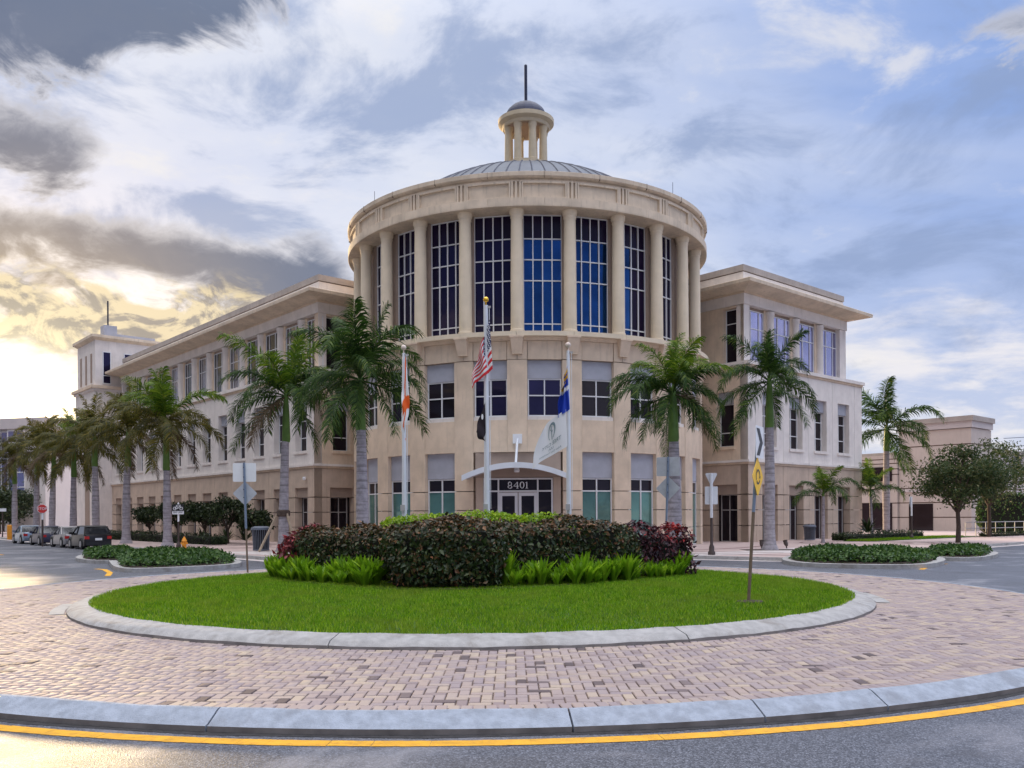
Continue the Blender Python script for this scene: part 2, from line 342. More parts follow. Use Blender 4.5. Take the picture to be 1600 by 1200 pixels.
# ------------------------------------------------------------------ mesh helpers
class MB:
    def __init__(s): s.v, s.f = [], []
    def add(s, vs, fs):
        o = len(s.v); s.v += [tuple(p) for p in vs]; s.f += [tuple(i + o for i in f) for f in fs]; return s
    def box(s, x0, x1, y0, y1, z0, z1):
        return s.add([(x0,y0,z0),(x1,y0,z0),(x1,y1,z0),(x0,y1,z0),(x0,y0,z1),(x1,y0,z1),(x1,y1,z1),(x0,y1,z1)],
                     [(3,2,1,0),(4,5,6,7),(0,1,5,4),(1,2,6,5),(2,3,7,6),(3,0,4,7)])
    def arc(s, r0, r1, a0, a1, z0, z1, n=None, z1b=None):
        """curved block, angles in degrees from the front (-Y), r0 inside, r1 outside"""
        n = n or max(2, int(abs(a1 - a0) / 2.0) + 1)
        vs, fs = [], []
        for i in range(n + 1):
            a = R(a0 + (a1 - a0) * i / n); sx, cx = math.sin(a), -math.cos(a)
            vs += [(r0*sx, r0*cx, z0), (r1*sx, r1*cx, z0), (r1*sx, r1*cx, z1), (r0*sx, r0*cx, z1)]
        for i in range(n):
            o, q = i*4, i*4+4
            for k in range(4): fs.append((o+k, o+(k+1)%4, q+(k+1)%4, q+k))
        full = abs(abs(a1 - a0) - 360) < 1e-6
        if not full: fs += [(3,2,1,0), (n*4, n*4+1, n*4+2, n*4+3)]
        return s.add(vs, fs)
    def lathe(s, prof, n=24, cx=0, cy=0, cap=True):
        vs, fs = [], []
        for r, z in prof:
            for i in range(n):
                a = 2*math.pi*i/n; vs.append((cx + r*math.cos(a), cy + r*math.sin(a), z))
        for j in range(len(prof)-1):
            for i in range(n): fs.append((j*n+i, j*n+(i+1)%n, (j+1)*n+(i+1)%n, (j+1)*n+i))
        if cap: fs += [tuple(range(n-1,-1,-1)), tuple(range((len(prof)-1)*n, len(prof)*n))]
        return s.add(vs, fs)
    def tube(s, pts, rad, n=8):
        pts = [Vector(p) for p in pts]; rad = rad if isinstance(rad, (list, tuple)) else [rad]*len(pts)
        vs, fs = [], []
        for i, p in enumerate(pts):
            t = (pts[min(i+1, len(pts)-1)] - pts[max(i-1, 0)]).normalized()
            a = t.cross(Vector((0,0,1)) if abs(t.z) < 0.9 else Vector((1,0,0))).normalized(); c = t.cross(a)
            for k in range(n):
                w = 2*math.pi*k/n; vs.append(p + (a*math.cos(w) + c*math.sin(w))*rad[i])
        for j in range(len(pts)-1):
            for k in range(n): fs.append((j*n+k, j*n+(k+1)%n, (j+1)*n+(k+1)%n, (j+1)*n+k))
        fs += [tuple(range(n-1,-1,-1)), tuple(range((len(pts)-1)*n, len(pts)*n))]
        return s.add(vs, fs)
    def prism(s, poly, z0, z1):
        n = len(poly)
        vs = [(x,y,z0) for x,y in poly] + [(x,y,z1) for x,y in poly]
        return s.add(vs, [tuple(range(n-1,-1,-1)), tuple(range(n,2*n))] + [(i,(i+1)%n,n+(i+1)%n,n+i) for i in range(n)])
    def mesh(s, name, smooth=False):
        me = bpy.data.meshes.new(name); me.from_pydata(s.v, [], s.f)
        bm = bmesh.new(); bm.from_mesh(me); bmesh.ops.recalc_face_normals(bm, faces=bm.faces); bm.to_mesh(me); bm.free()
        if smooth:
            me.polygons.foreach_set('use_smooth', [True]*len(me.polygons))
            try: me.set_sharp_from_angle(angle=R(40))
            except Exception: pass
        return me

def np_mesh(name, V, F):
    me = bpy.data.meshes.new(name); V = np.asarray(V, np.float32); F = np.asarray(F, np.int32); k = F.shape[1]
    me.vertices.add(len(V)); me.vertices.foreach_set('co', V.ravel())
    me.loops.add(F.size); me.loops.foreach_set('vertex_index', F.ravel())
    me.polygons.add(len(F)); me.polygons.foreach_set('loop_start', np.arange(0, F.size, k, dtype=np.int32))
    me.update(calc_edges=True)
    return me

def put(name, me, m=None, parent=None, loc=(0,0,0), rz=0.0, label=None, cat=None, group=None, kind=None, smooth=False, rot=None, scale=None):
    if isinstance(me, MB): me = me.mesh(name, smooth)
    if m is not None and len(me.materials) == 0:
        for k in ([m] if isinstance(m, str) else m): me.materials.append(M[k])
    o = bpy.data.objects.new(name, me); COL.objects.link(o)
    o.location = loc; o.rotation_euler = rot if rot else (0, 0, rz)
    if scale: o.scale = scale
    if parent: o.parent = parent
    return tag(o, label, cat, group, kind)
def tag(o, label=None, cat=None, group=None, kind=None):
    if label: o['label'] = label
    if cat: o['category'] = cat
    if group: o['group'] = group
    if kind: o['kind'] = kind
    return o
def thing(name, label, cat, loc=(0,0,0), rz=0.0, group=None):
    o = bpy.data.objects.new(name, None); COL.objects.link(o); o.empty_display_size = 0.3
    o.location = loc; o.rotation_euler = (0,0,rz)
    return tag(o, label, cat, group)

def ray(px, py):
    dx, dy = px - PX0, PY0 - py
    c, s = math.cos(ROLL), math.sin(ROLL)
    return (dx*c + dy*s)/FPX, (-dx*s + dy*c)/FPX
def at(px, py, d):
    u, v = ray(px, py); return Vector((u*d, d, EYE + v*d))
def gp(px, py, z=0.0):
    u, v = ray(px, py); d = (EYE - z)/(-v); return Vector((u*d, d, z))

# ================================================================== ground and roundabout
OX, OY = -0.676, 17.29
put('ground', MB().add([(-3000,-3000,-0.03),(3000,-3000,-0.03),(3000,3000,-0.03),(-3000,3000,-0.03)], [(0,1,2,3)]), 'plaza_light', kind='structure')
put('road', MB().add([(-130,-60,0),(130,-60,0),(130,170,0),(-130,170,0)], [(0,1,2,3)]), 'asphalt', kind='structure')

# building frame in plan
HEAD = R(3.8); BC = Vector((0.907, 48.99, 0.0)); BZ = 0.10
ex, ey = Vector((math.cos(HEAD), -math.sin(HEAD))), Vector((math.sin(HEAD), math.cos(HEAD)))
def bl(x, y): p = Vector((BC.x, BC.y)) + ex*x + ey*y; return p
CR, CL = bl(12.2, -0.3), bl(-12.2, -0.3)
DR, DL = (ex + ey).normalized(), (ey - ex).normalized()          # along right / left long faces
NR, NL = (ex - ey).normalized(), (-ex - ey).normalized()         # outward normals
def rpt(t, off): return CR + DR*t + NR*off
def lpt(t, off): return CL + DL*t + NL*off

# plaza slab between the two streets, round towards the roundabout
def line_circle(p, d, rad):
    q = p - Vector((OX, OY)); b_ = q.dot(d); c_ = q.dot(q) - rad*rad; return -b_ + math.sqrt(max(0, b_*b_ - c_))
RP = 17.0
lk, rk = lpt(0, 9.2), rpt(0, 10.6)
tl, tr_ = line_circle(lk, DL, RP), line_circle(rk, DR, RP)
pl, pr = lk + DL*tl, rk + DR*tr_
al = math.atan2(pl.x - OX, pl.y - OY); ar = math.atan2(pr.x - OX, pr.y - OY)
arcp = [(OX + RP*math.sin(al + (ar-al)*i/30), OY + RP*math.cos(al + (ar-al)*i/30)) for i in range(31)]
far_l, far_r = lk + DL*75, rk + DR*60
edge = [tuple(far_l)] + arcp + [tuple(far_r)]
poly = edge + [tuple(rpt(60, -60)), tuple(lpt(75, -60))]
PZ = 0.12
put('plaza', MB().prism(poly, -0.02, PZ), 'plaza', kind='structure')
def strip(edge, w0, w1, z0, z1):
    mb = MB(); vs = []
    E = [Vector(e) for e in edge]
    for i, p in enumerate(E):
        t = (E[min(i+1, len(E)-1)] - E[max(i-1, 0)]).normalized(); n = Vector((t.y, -t.x))
        a, c = p + n*w0, p + n*w1
        vs += [(a.x,a.y,z0),(c.x,c.y,z0),(c.x,c.y,z1),(a.x,a.y,z1)]
    fs = []
    for i in range(len(E)-1):
        for k in range(4): fs.append((i*4+k, i*4+(k+1)%4, i*4+4+(k+1)%4, i*4+4+k))
    fs += [(3,2,1,0), tuple(len(vs)-4+k for k in range(4))]
    return mb.add(vs, fs)
put('plaza_kerb', strip(edge, -0.02, 0.2, -0.01, PZ + 0.012), 'concrete', kind='structure')
put('plaza_gutter', strip(edge, 0.2, 0.62, -0.01, 0.006), 'plaza_light', kind='structure')
# curved dark and pale paver bands in the plaza
def arc_band(cx, cy, r0, r1, a0, a1, z):
    n = 40; vs, fs = [], []
    for i in range(n+1):
        a = a0 + (a1-a0)*i/n
        vs += [(cx+r0*math.sin(a), cy+r0*math.cos(a), z), (cx+r1*math.sin(a), cy+r1*math.cos(a), z)]
        if i: fs.append((i*2-2, i*2-1, i*2+1, i*2))
    return MB().add(vs, fs)
band = put('plaza_band', arc_band(OX, OY, 18.6, 18.95, al*0.97, ar*0.97, PZ+0.004), 'plaza_band', kind='structure')
put('plaza_band', arc_band(OX, OY, 20.6, 20.9, al*0.9, ar*0.9, PZ+0.004), 'plaza_band', kind='structure')
put('plaza_band', arc_band(BC.x, BC.y, 13.0, 13.35, math.pi-1.1, math.pi+1.1, PZ+0.004), 'plaza_band', kind='structure')
put('plaza_band', arc_band(BC.x, BC.y, 15.2, 17.6, math.pi-0.9, math.pi+0.9, PZ+0.003), 'plaza_light', kind='structure')
for (x, y, r0, r1) in ((*rpt(3.0, 5.2), 2.0, 2.3), (*rpt(3.0, 5.2), 3.2, 3.35), (*lpt(-1.0, 5.6), 2.0, 2.3), (*lpt(-1.0, 5.6), 3.2, 3.35)):
    put('plaza_band', arc_band(x, y, r0, r1, 0, 2*math.pi, PZ+0.008), 'plaza_band', kind='structure')

# apron: bedding sheet, pavers, kerbs
AZ = 0.13
apron = put('paver_apron', arc_band(OX, OY, 7.0, 10.5, 0, 2*math.pi, AZ-0.018), 'sand', kind='structure')
R_OUT, R_IN = 10.42, 7.28
BW = 0.101
def herring():
    out = []
    N = int(10.6/BW) + 2
    for i in range(-N, N):
        for j in range(-N, N):
            m_ = (i - j) % 4
            if m_ == 0: x0, y0, w, h = i, j, 2, 1
            elif m_ == 3: x0, y0, w, h = i, j, 1, 2
            else: continue
            cx, cy = (x0 + w/2)*BW, (y0 + h/2)*BW
            r = math.hypot(cx, cy)
            if r < R_IN - 0.1 or r > R_OUT - 0.13: continue
            out.append((cx, cy, 0.0, w, h))
    n = int(2*math.pi*(R_OUT-0.1)/BW)
    for k in range(n):
        a = 2*math.pi*k/n
        out.append(((R_OUT-0.1)*math.sin(a), (R_OUT-0.1)*math.cos(a), -a, 1, 2))
    return out
bricks = herring()
def brick_v(w, h, L=0.0):
    g = 0.0115; a, c = w*BW/2 - g/2, h*BW/2 - g/2; bv = 0.006
    V = [(-a,-c,-0.05),(a,-c,-0.05),(a,c,-0.05),(-a,c,-0.05),(-a,-c,-bv),(a,-c,-bv),(a,c,-bv),(-a,c,-bv),
         (-a+bv,-c+bv,0),(a-bv,-c+bv,0),(a-bv,c-bv,0),(-a+bv,c-bv,0)]
    F = [(0,1,5,4),(1,2,6,5),(2,3,7,6),(3,0,4,7),(4,5,9,8),(5,6,10,9),(6,7,11,10),(7,4,8,11),(8,9,10,11)]
    return V, F
def cam_d(bk): return math.hypot(bk[0]+OX, bk[1]+OY)
bricks.sort(key=lambda q: math.hypot((q[0]+OX)*0.9 - 0.1, q[1]+OY))
pm = {}
for key in ((2,1), (1,2)):
    V, F = brick_v(*key); me = bpy.data.meshes.new('paver'); me.from_pydata(V, [], F); me.materials.append(M['paver']); pm[key] = me
for k, (x, y, a, w, h) in enumerate(bricks[:300]):
    put('paver', pm[(w,h)], None, apron, loc=(x+OX, y+OY, AZ + rnd.uniform(-0.002,0.003) + (0.004 if a else 0)), rot=(rnd.uniform(-.012,.012), rnd.uniform(-.012,.012), a))
VV, FF = [], []
for (x, y, a, w, h) in bricks[300:]:
    V, F = brick_v(w, h); V = np.array(V)
    tx, ty = rnd.uniform(-.012,.012), rnd.uniform(-.012,.012)
    V[:,2] += V[:,0]*tx + V[:,1]*ty
    ca, sa = math.cos(a), math.sin(a)
    W = np.stack([V[:,0]*ca - V[:,1]*sa + x + OX, V[:,0]*sa + V[:,1]*ca + y + OY, V[:,2] + AZ + rnd.uniform(-.002,.003) + (0.004 if a else 0)], 1)
    FF.append(np.array(F) + len(VV)*12); VV.append(W)
me = np_mesh('paver_field', np.concatenate(VV), np.concatenate(FF)); me.materials.append(M['paver_all'])
put('paver_field', me, None, apron, kind='stuff')

def kerb_ring(name, prof, joints, mname, dark_face=None):
    """prof: list of (r, z) outline, joints: angles (rad, 0 = far side, clockwise from above)"""
    root = put(name, MB().lathe([(min(p[0] for p in prof)+0.03, -0.02), (max(p[0] for p in prof)-0.05, -0.02),
                                 (max(p[0] for p in prof)-0.05, 0.03), (min(p[0] for p in prof)+0.03, 0.03)], 96, OX, OY, cap=False), 'kerb_dark', kind='structure')
    joints = sorted(joints)
    for i, a0 in enumerate(joints):
        a1 = joints[(i+1) % len(joints)]
        if a1 <= a0: a1 += 2*math.pi
        gap = 0.007/prof[0][0]*1.2
        n = max(4, int((a1-a0)/R(2.0))); vs, fs, K = [], [], len(prof)
        for q in range(n+1):
            a = a0 + gap + (a1-a0-2*gap)*q/n
            for r, z in prof:
                zz = z + (0.004*math.sin(a*37+r*9) + 0.003*math.sin(a*91) if z > 0.05 else 0)
                vs.append((OX + r*math.sin(a), OY + r*math.cos(a), zz))
        for q in range(n):
            for k in range(K): fs.append((q*K+k, q*K+(k+1)%K, q*K+K+(k+1)%K, q*K+K+k))
        fs += [tuple(range(K-1,-1,-1)), tuple(range(n*K, n*K+K))]
        o = put('kerb_segment', MB().add(vs, fs).mesh('kerb_segment', True), [mname, 'kerb_dark'], root)
        me = o.data; nz = []
        for p in me.polygons:
            c = p.center; r = math.hypot(c.x-OX, c.y-OY)
            if dark_face and dark_face(r, c.z, p.normal): p.material_index = 1  # second, darker material on the outer vertical face
    return root
def aa(px, py, z): g = gp(px, py, z); return math.atan2(g.x-OX, g.y-OY)
jo = [aa(330,1120,.1), aa(898,1128,.1), aa(1395,1095,.1)]
jo += [jo[0]-(R(24))*k for k in (1,2,3,4,5)] + [jo[2]+(R(24))*k*-1 - 0 for k in ()]
jo = [j % (2*math.pi) for j in jo]; jo += [((jo[2]) - R(26)*k) % (2*math.pi) for k in (1,2,3,4,5)]
kerb_ring('outer_kerb', [(10.66,0.0),(10.66,0.046),(10.63,0.060),(10.47,0.138),(10.43,0.145),(10.40,0.138),(10.40,0.0)], jo, 'kerb_blue', lambda r,z,n: r > 10.645)
ji = [aa(525,1000,.2), aa(1060,990,.2), aa(120,960,.2)]; ji = [j % (2*math.pi) for j in ji]
ji += [(ji[1]-R(38)*k) % (2*math.pi) for k in (1,2,3,4)]
kerb_ring('island_kerb', [(7.32,0.09),(7.31,0.165),(7.25,0.215),(6.98,0.275),(6.93,0.27),(6.93,0.09)], ji, 'concrete', lambda r,z,n: r > 7.30)
# cracked concrete collar pieces at the island's two sides
for a0, a1 in ((R(-118), R(-104)), (R(93), R(108))):
    mb = arc_band(OX, OY, 7.34, 7.56, a0, a1, AZ+0.009); put('concrete_collar', mb, 'concrete', kind='structure')

put('gutter', arc_band(OX, OY, 10.6, 10.76, 0, 2*math.pi, 0.003), 'gutter_dirt', kind='structure')
# yellow edge line, cracked
mb = MB(); a = R(100)
while a < R(262):
    st = rnd.uniform(0.012, 0.05); r0, r1 = 10.83 + rnd.uniform(-.004,.004), 10.985 + rnd.uniform(-.004,.004)
    n = 4; sk = 0.0004
    for q in range(n):
        b0, b1 = a + st*q/n, a + st*(q+1)/n
        j = [rnd.uniform(-.004,.004) for _ in range(4)]
        mb.add([(OX+(r0+j[0])*math.sin(b0), OY+(r0+j[0])*math.cos(b0), .004), (OX+(r0+j[1])*math.sin(b1), OY+(r0+j[1])*math.cos(b1), .004),
                (OX+(r1+j[1])*math.sin(b1+sk), OY+(r1+j[1])*math.cos(b1+sk), .004), (OX+(r1+j[0])*math.sin(b0+sk), OY+(r1+j[0])*math.cos(b0+sk), .004)], [(0,1,2,3)])
    a += st + rnd.choice((0.0001, 0.0002, 0.0004))
put('yellow_line', mb, 'yellow_paint', kind='structure')
# street centre lines and nose markings
def gline(pts, w, name='yellow_line', m='yellow_paint'):
    put(name, strip([tuple(gp(*p))[:2] for p in pts], -w/2, w/2, 0.002, 0.005), m, kind='structure')
gline([(150,889),(163,890),(172,895),(168,900)], 0.16)
gline([(1440,890),(1448,886),(1465,882),(1478,881)], 0.16)
for off in (15.6, 16.0):
    put('yellow_line', strip([tuple(lpt(0, off)), tuple(lpt(60, off))], -.06, .06, .002, .005), 'yellow_paint', kind='structure')
for off in (16.6, 17.0):
    put('yellow_line', strip([tuple(rpt(2, off)), tuple(rpt(60, off))], -.06, .06, .002, .005), 'yellow_paint', kind='structure')

# lawn
def lawn_z(x, y):
    r = np.hypot(x-OX, y-OY); return 0.262 + 0.13*np.clip(1-(r/6.95)**2, 0, 1)
nr, na = 14, 72; vs, fs = [(OX, OY, float(lawn_z(np.array(OX), np.array(OY))))], []
for i in range(1, nr+1):
    for k in range(na):
        r = 6.95*i/nr; a = 2*math.pi*k/na; x, y = OX+r*math.sin(a), OY+r*math.cos(a); vs.append((x, y, float(lawn_z(np.array(x), np.array(y)))))
for k in range(na): fs.append((0, 1+(k+1)%na, 1+k))
for i in range(nr-1):
    for k in range(na): fs.append((1+i*na+k, 1+i*na+(k+1)%na, 1+(i+1)*na+(k+1)%na, 1+(i+1)*na+k))
mat('turf', (0.045, 0.10, 0.012), 0.9, 0.35, 7.0)
put('island_lawn', MB().add(vs, fs), 'turf', kind='structure')
def grass(n, xs, ys, zf, h=(0.035,0.075), w=0.0045, name='lawn_grass'):
    x, y = xs, ys; z = zf(x, y); n = len(x)
    a = rng.uniform(0, 2*np.pi, n); hh = rng.uniform(h[0], h[1], n); lean = rng.uniform(0.1, 0.75, n)
    patch = 0.5 + 0.5*np.sin(x*1.7+np.sin(y*2.1))*np.cos(y*1.3+x*.6)
    hh *= 0.8 + 0.35*patch
    la = rng.uniform(0, 2*np.pi, n); ww = w*rng.uniform(0.7, 1.5, n)
    V = np.zeros((n, 3, 3)); dx, dy = np.cos(a)*ww, np.sin(a)*ww
    V[:,0] = np.stack([x-dx, y-dy, z], 1); V[:,1] = np.stack([x+dx, y+dy, z], 1)
    V[:,2] = np.stack([x+np.cos(la)*hh*lean, y+np.sin(la)*hh*lean, z+hh], 1)
    me = np_mesh(name, V.reshape(-1,3), np.arange(3*n).reshape(n,3)); me.materials.append(M['grass'])
    return me
n = 330000
r = 6.985*np.sqrt(rng.uniform(0,1,n)); a = rng.uniform(0,2*np.pi,n); gx, gy = OX+r*np.sin(a), OY+r*np.cos(a)
keep = (rng.uniform(0,1,n) < np.clip(1.5 - (gy-10)/14.0, 0.25, 1)); gx, gy = gx[keep], gy[keep]
put('lawn_grass', grass(0, gx, gy, lawn_z, (0.03, 0.07), 0.0055), None, label='short mown green grass covering the round island', cat='grass', kind='stuff')

# ================================================================== city hall
hall = thing('city_hall', 'cream three-storey civic building with round colonnaded drum, shallow dome and two wings', 'building', (BC.x, BC.y, -0.02), -HEAD)
def bp(name, me, m=None, phi=0.0, parent=None, loc=(0,0,0), **kw):
    return put(name, me, m, parent or hall, loc=loc, rz=R(phi), **kw)
ZB = -BZ
# core
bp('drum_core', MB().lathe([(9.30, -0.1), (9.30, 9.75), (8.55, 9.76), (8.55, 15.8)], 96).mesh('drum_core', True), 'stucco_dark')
PHIS = [15*k for k in range(-8, 9)]
# ground and first floor piers: blocks with open joints
pier = MB()
for z0, z1 in ((0,1.04),(1.075,1.91),(1.945,2.78),(2.815,8.75)): pier.arc(9.28, 9.65, -2.72, 2.72, z0, z1, 3)
pier = pier.mesh('pier'); pier.materials.append(M['stucco'])
pier_up = MB().arc(9.28, 9.65, -2.72, 2.72, 4.58, 8.765, 3).mesh('pier'); pier_up.materials.append(M['stucco'])
for p in PHIS: bp('pier', pier_up if p == 0 else pier, None, p)
sp_ = MB().arc(9.28, 9.635, -4.74, 4.74, 4.58, 6.03, 5).mesh('spandrel'); sp_.materials.append(M['stucco'])
fr1 = MB().arc(9.28, 9.62, -4.64, 4.64, 8.785, 9.62, 5).mesh('frieze_panel'); fr1.materials.append(M['stucco'])
fr2 = MB(); fr2.arc(9.28, 9.66, -2.72, -0.06, 8.785, 9.62, 2); fr2.arc(9.28, 9.66, 0.06, 2.72, 8.785, 9.62, 2)
fr2 = fr2.mesh('frieze_block'); fr2.materials.append(M['stucco'])
brk = MB()
def loft(mb, secs):
    o = []; 
    for pts in secs: o += pts
    k = len(secs[0]); fs = [tuple(range(k-1,-1,-1)), tuple(range(len(o)-k, len(o)))]
    for i in range(len(secs)-1):
        for q in range(k): fs.append((i*k+q, i*k+(q+1)%k, (i+1)*k+(q+1)%k, (i+1)*k+q))
    return mb.add(o, fs)
def rect(w, y0, y1, z): return [(-w,y0,z),(w,y0,z),(w,y1,z),(-w,y1,z)]
loft(brk, [rect(.22,-9.78,-9.5,9.05), rect(.29,-10.02,-9.5,9.72)])
loft(brk, [rect(.225,-9.80,-9.5,9.01), rect(.225,-9.80,-9.5,9.06)])
loft(brk, [rect(.33,-10.05,-9.5,9.72), rect(.33,-10.05,-9.5,9.80)])
brk = brk.mesh('bracket'); brk.materials.append(M['stucco'])
pan2 = MB().arc(9.28, 9.44, -4.74, 4.74, 7.93, 8.76, 5).mesh('grey_panel'); pan2.materials.append(M['grey_panel'])
pan1 = MB().arc(9.28, 9.44, -4.74, 4.74, 3.40, 4.575, 5).mesh('grey_panel'); pan1.materials.append(M['grey_panel'])
sill = MB().arc(9.28, 9.58, -4.74, 4.74, 6.035, 6.20, 5).mesh('sill'); sill.materials.append(M['stucco_pale'])
# window prototypes (flat, facing -Y), frame = part, panes = sub-parts
def win_frame(w, zs, xs, y, bar=0.05, dep=0.07, name='window'):
    mb = MB()
    for x in xs: mb.box(x-bar/2, x+bar/2, y-dep/2-.006, y+dep/2, zs[0]-bar/2, zs[-1]+bar/2)
    for z in zs: mb.box(xs[0]-bar/2, xs[-1]+bar/2, y-dep/2, y+dep/2-.004, z-bar/2, z+bar/2)
    return mb
PANE = {}
def pane(w, h, m):
    k = (round(w,3), round(h,3), m)
    if k not in PANE:
        me = MB().box(-w/2, w/2, -0.006, 0.006, -h/2, h/2).mesh('pane'); me.materials.append(M[m]); PANE[k] = me
    return PANE[k]
def add_panes(win, zs, xs, y, matf):
    for i in range(len(xs)-1):
        for j in range(len(zs)-1):
            mm = matf(i, j)
            if mm: put('pane', pane(xs[i+1]-xs[i], zs[j+1]-zs[j], mm), None, win, loc=((xs[i]+xs[i+1])/2, y, (zs[j]+zs[j+1])/2), rot=(rnd.uniform(-.006,.006),0,rnd.uniform(-.006,.006)))
yw = -9.34
xs2, zs2 = [-.74,0,.74], [6.24,7.16,7.90]
w2 = win_frame(0, zs2, xs2, yw-.02, .055).mesh('window'); w2.materials.append(M['white_frame'])
xs1, zs1 = [-.74,0,.74], [0.15,2.80,3.36]
w1 = win_frame(0, zs1, xs1, yw-.02, .055).mesh('window'); w1.materials.append(M['white_frame'])
for k in range(-7, 7):
    p = 7.5 + 15*k
    bp('spandrel', sp_, None, p); bp('frieze_panel', fr1, None, p); bp('grey_panel', pan2, None, p); bp('sill', sill, None, p)
    w = bp('window', w2, None, p); add_panes(w, zs2, xs2, yw, lambda i,j: 'glass_violet' if abs(p) < 20 else 'glass_dark')
    if abs(p) > 8:
        bp('grey_panel', pan1, None, p)
        w = bp('window', w1, None, p); add_panes(w, zs1, xs1, yw, lambda i,j: 'glass_teal' if j == 0 else 'glass_dark')
for p in PHIS:
    bp('frieze_block', fr2, None, p); bp('bracket', brk, None, p)
bp('cove', MB().lathe([(9.3,9.63),(9.70,9.63),(9.72,9.70),(9.80,9.78),(9.3,9.78)], 120, cap=False).mesh('cove', True), 'stucco')
led = MB()
for k in range(24): led.arc(8.4, 10.02, 15*k+.04, 15*k+14.96, 9.785, 9.99, 8)
bp('ledge', led, 'column')
# colonnade
colp = [(0.33,0.0),(0.34,0.10),(0.335,0.17),(0.30,0.20),(0.305,0.23),(0.297,1.6),(0.29,3.4),(0.272,5.1),(0.272,5.28),(0.30,5.32),(0.30,5.36),(0.285,5.40),(0.335,5.50),(0.345,5.62),(0.345,5.68)]
colm = MB().lathe([(r, 9.99 + z*(5.66/5.68)) for r, z in colp], 28, 0, -9.34).mesh('column', True); colm.materials.append(M['column'])
for p in PHIS: bp('column', colm, None, p)
ym = -8.74; xs3 = [-.89,-.445,0,.445,.89]; zs3 = [10.17,10.56,12.56,13.53,14.50,15.60]
w3 = win_frame(0, zs3, xs3, ym-.02, .05, .09); w3 = w3.mesh('tall_window'); w3.materials.append(M['white_frame'])
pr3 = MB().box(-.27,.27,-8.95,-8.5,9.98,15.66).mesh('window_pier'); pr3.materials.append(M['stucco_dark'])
for k in range(-7, 7):
    p = 7.5 + 15*k
    w = bp('tall_window', w3, None, p)
    def mf(i, j):
        if j == 4: return 'glass_top'
        if p in (7.5, 22.5): return 'glass_blue'
        if p == 37.5: return 'glass_blue' if i < 2 else 'glass_top'
        return 'glass_violet'
    if abs(p) < 84: add_panes(w, zs3, xs3, ym, mf)
for p in PHIS: bp('window_pier', pr3, None, p)
# entablature: soffit, architrave, frieze panels with triple ribs, cornice
bp('soffit', MB().lathe([(8.4,15.64),(9.90,15.64),(9.92,15.66),(9.92,15.70),(8.4,15.70)], 144, cap=False).mesh('soffit', True), 'cornice')
ar_ = MB()
for k in range(24):
    ar_.arc(9.2, 9.92, 15*k+7.5+.03, 15*k+22.5-.03, 15.705, 16.03, 9); 
bp('architrave', ar_, 'cornice')
bp('frieze', MB().lathe([(9.2,16.03),(9.70,16.03),(9.70,16.85),(9.2,16.85)], 144, cap=False).mesh('frieze', True), 'cornice')
rib = MB()
for a in (-1.1, 0, 1.1): rib.arc(9.6, 9.80, a-.3, a+.3, 16.035, 16.80, 1)
rib.arc(9.6, 9.815, -1.9, -1.5, 16.035, 16.80, 1); rib.arc(9.6, 9.815, 1.5, 1.9, 16.035, 16.80, 1)
rib = rib.mesh('frieze_rib'); rib.materials.append(M['cornice'])
rail = MB(); rail.arc(9.6, 9.80, 1.9, 13.1, 16.72, 16.80, 6); rail.arc(9.6, 9.80, 1.9, 13.1, 16.035, 16.11, 6)
rail = rail.mesh('frieze_rail'); rail.materials.append(M['cornice'])
for p in [15*k for k in range(24)]:
    bp('frieze_rib', rib, None, p); bp('frieze_rail', rail, None, p)
bp('cornice', MB().lathe([(9.2,16.80),(9.80,16.80),(9.80,16.84),(9.72,16.87),(9.72,16.93),(9.86,16.95),(9.93,17.02),(9.94,17.20),(9.90,17.22),(9.3,17.22),(9.3,16.4),(9.2,16.4)], 144, cap=False).mesh('cornice', True), 'cornice')
jt = MB()
for k in range(24):
    a = 15*k + 7.5
    jt.arc(9.6, 9.946, a-.035, a+.035, 16.94, 17.225, 1)
bp('cornice_joint', jt, 'groove')
# dome
Rs, zc = 11.7, 9.10
prof = [(Rs*math.sin(t), zc + Rs*math.cos(t)) for t in [math.asin(9.25/Rs)*(1-i/24) for i in range(24)]] + [(0.6, zc+Rs)]
dome = bp('dome', MB().lathe(prof, 120).mesh('dome', True), 'steel_roof')
seam = MB(); tmax = math.asin(9.25/Rs)
for k in range(72):
    a = R(5*k); pts = []
    for i in range(13):
        t = tmax - (tmax-0.12)*i/12; rr = Rs + .012; pts.append((rr*math.sin(t)*math.sin(a), -rr*math.sin(t)*math.cos(a), zc + rr*math.cos(t)))
    seam.tube(pts, 0.034, 4)
put('standing_seam', seam, 'steel_dark', dome)
cup = bp('cupola', MB().lathe([(1.45,20.4),(1.45,21.15),(1.36,21.2),(1.36,21.34)], 40).mesh('cupola', True), 'cupola_stone')
cc = MB().lathe([(r, 21.34 + z) for r, z in ((.25,0),(.26,.08),(.22,.12),(.225,.2),(.20,1.75),(.20,1.85),(.24,1.95),(.25,2.08))], 18, 0, -1.05).mesh('cupola_column', True)
cc.materials.append(M['cupola_stone'])
for k in range(8): put('cupola_column', cc, None, cup, rz=R(22.5+45*k))
put('cupola_ring', MB().lathe([(0.7,23.42),(1.30,23.42),(1.34,23.50),(1.34,23.60),(1.48,23.66),(1.57,23.72),(1.58,23.93),(1.50,23.97),(1.2,24.02),(0.0,24.04)], 48, cap=False).mesh('cupola_ring', True), 'cupola_stone', cup)
put('cupola_ceiling', MB().lathe([(0.0,23.43),(1.2,23.43),(1.2,23.41),(0.0,23.41)], 32, cap=False), 'stucco_dark', cup)
put('cupola_dome', MB().lathe([(1.2*math.cos(t), 24.0 + 0.98*math.sin(t)) for t in [R(90)*i/10 for i in range(10)]] + [(.1,24.98)], 16).mesh('cupola_dome', False), 'steel_dark', cup)
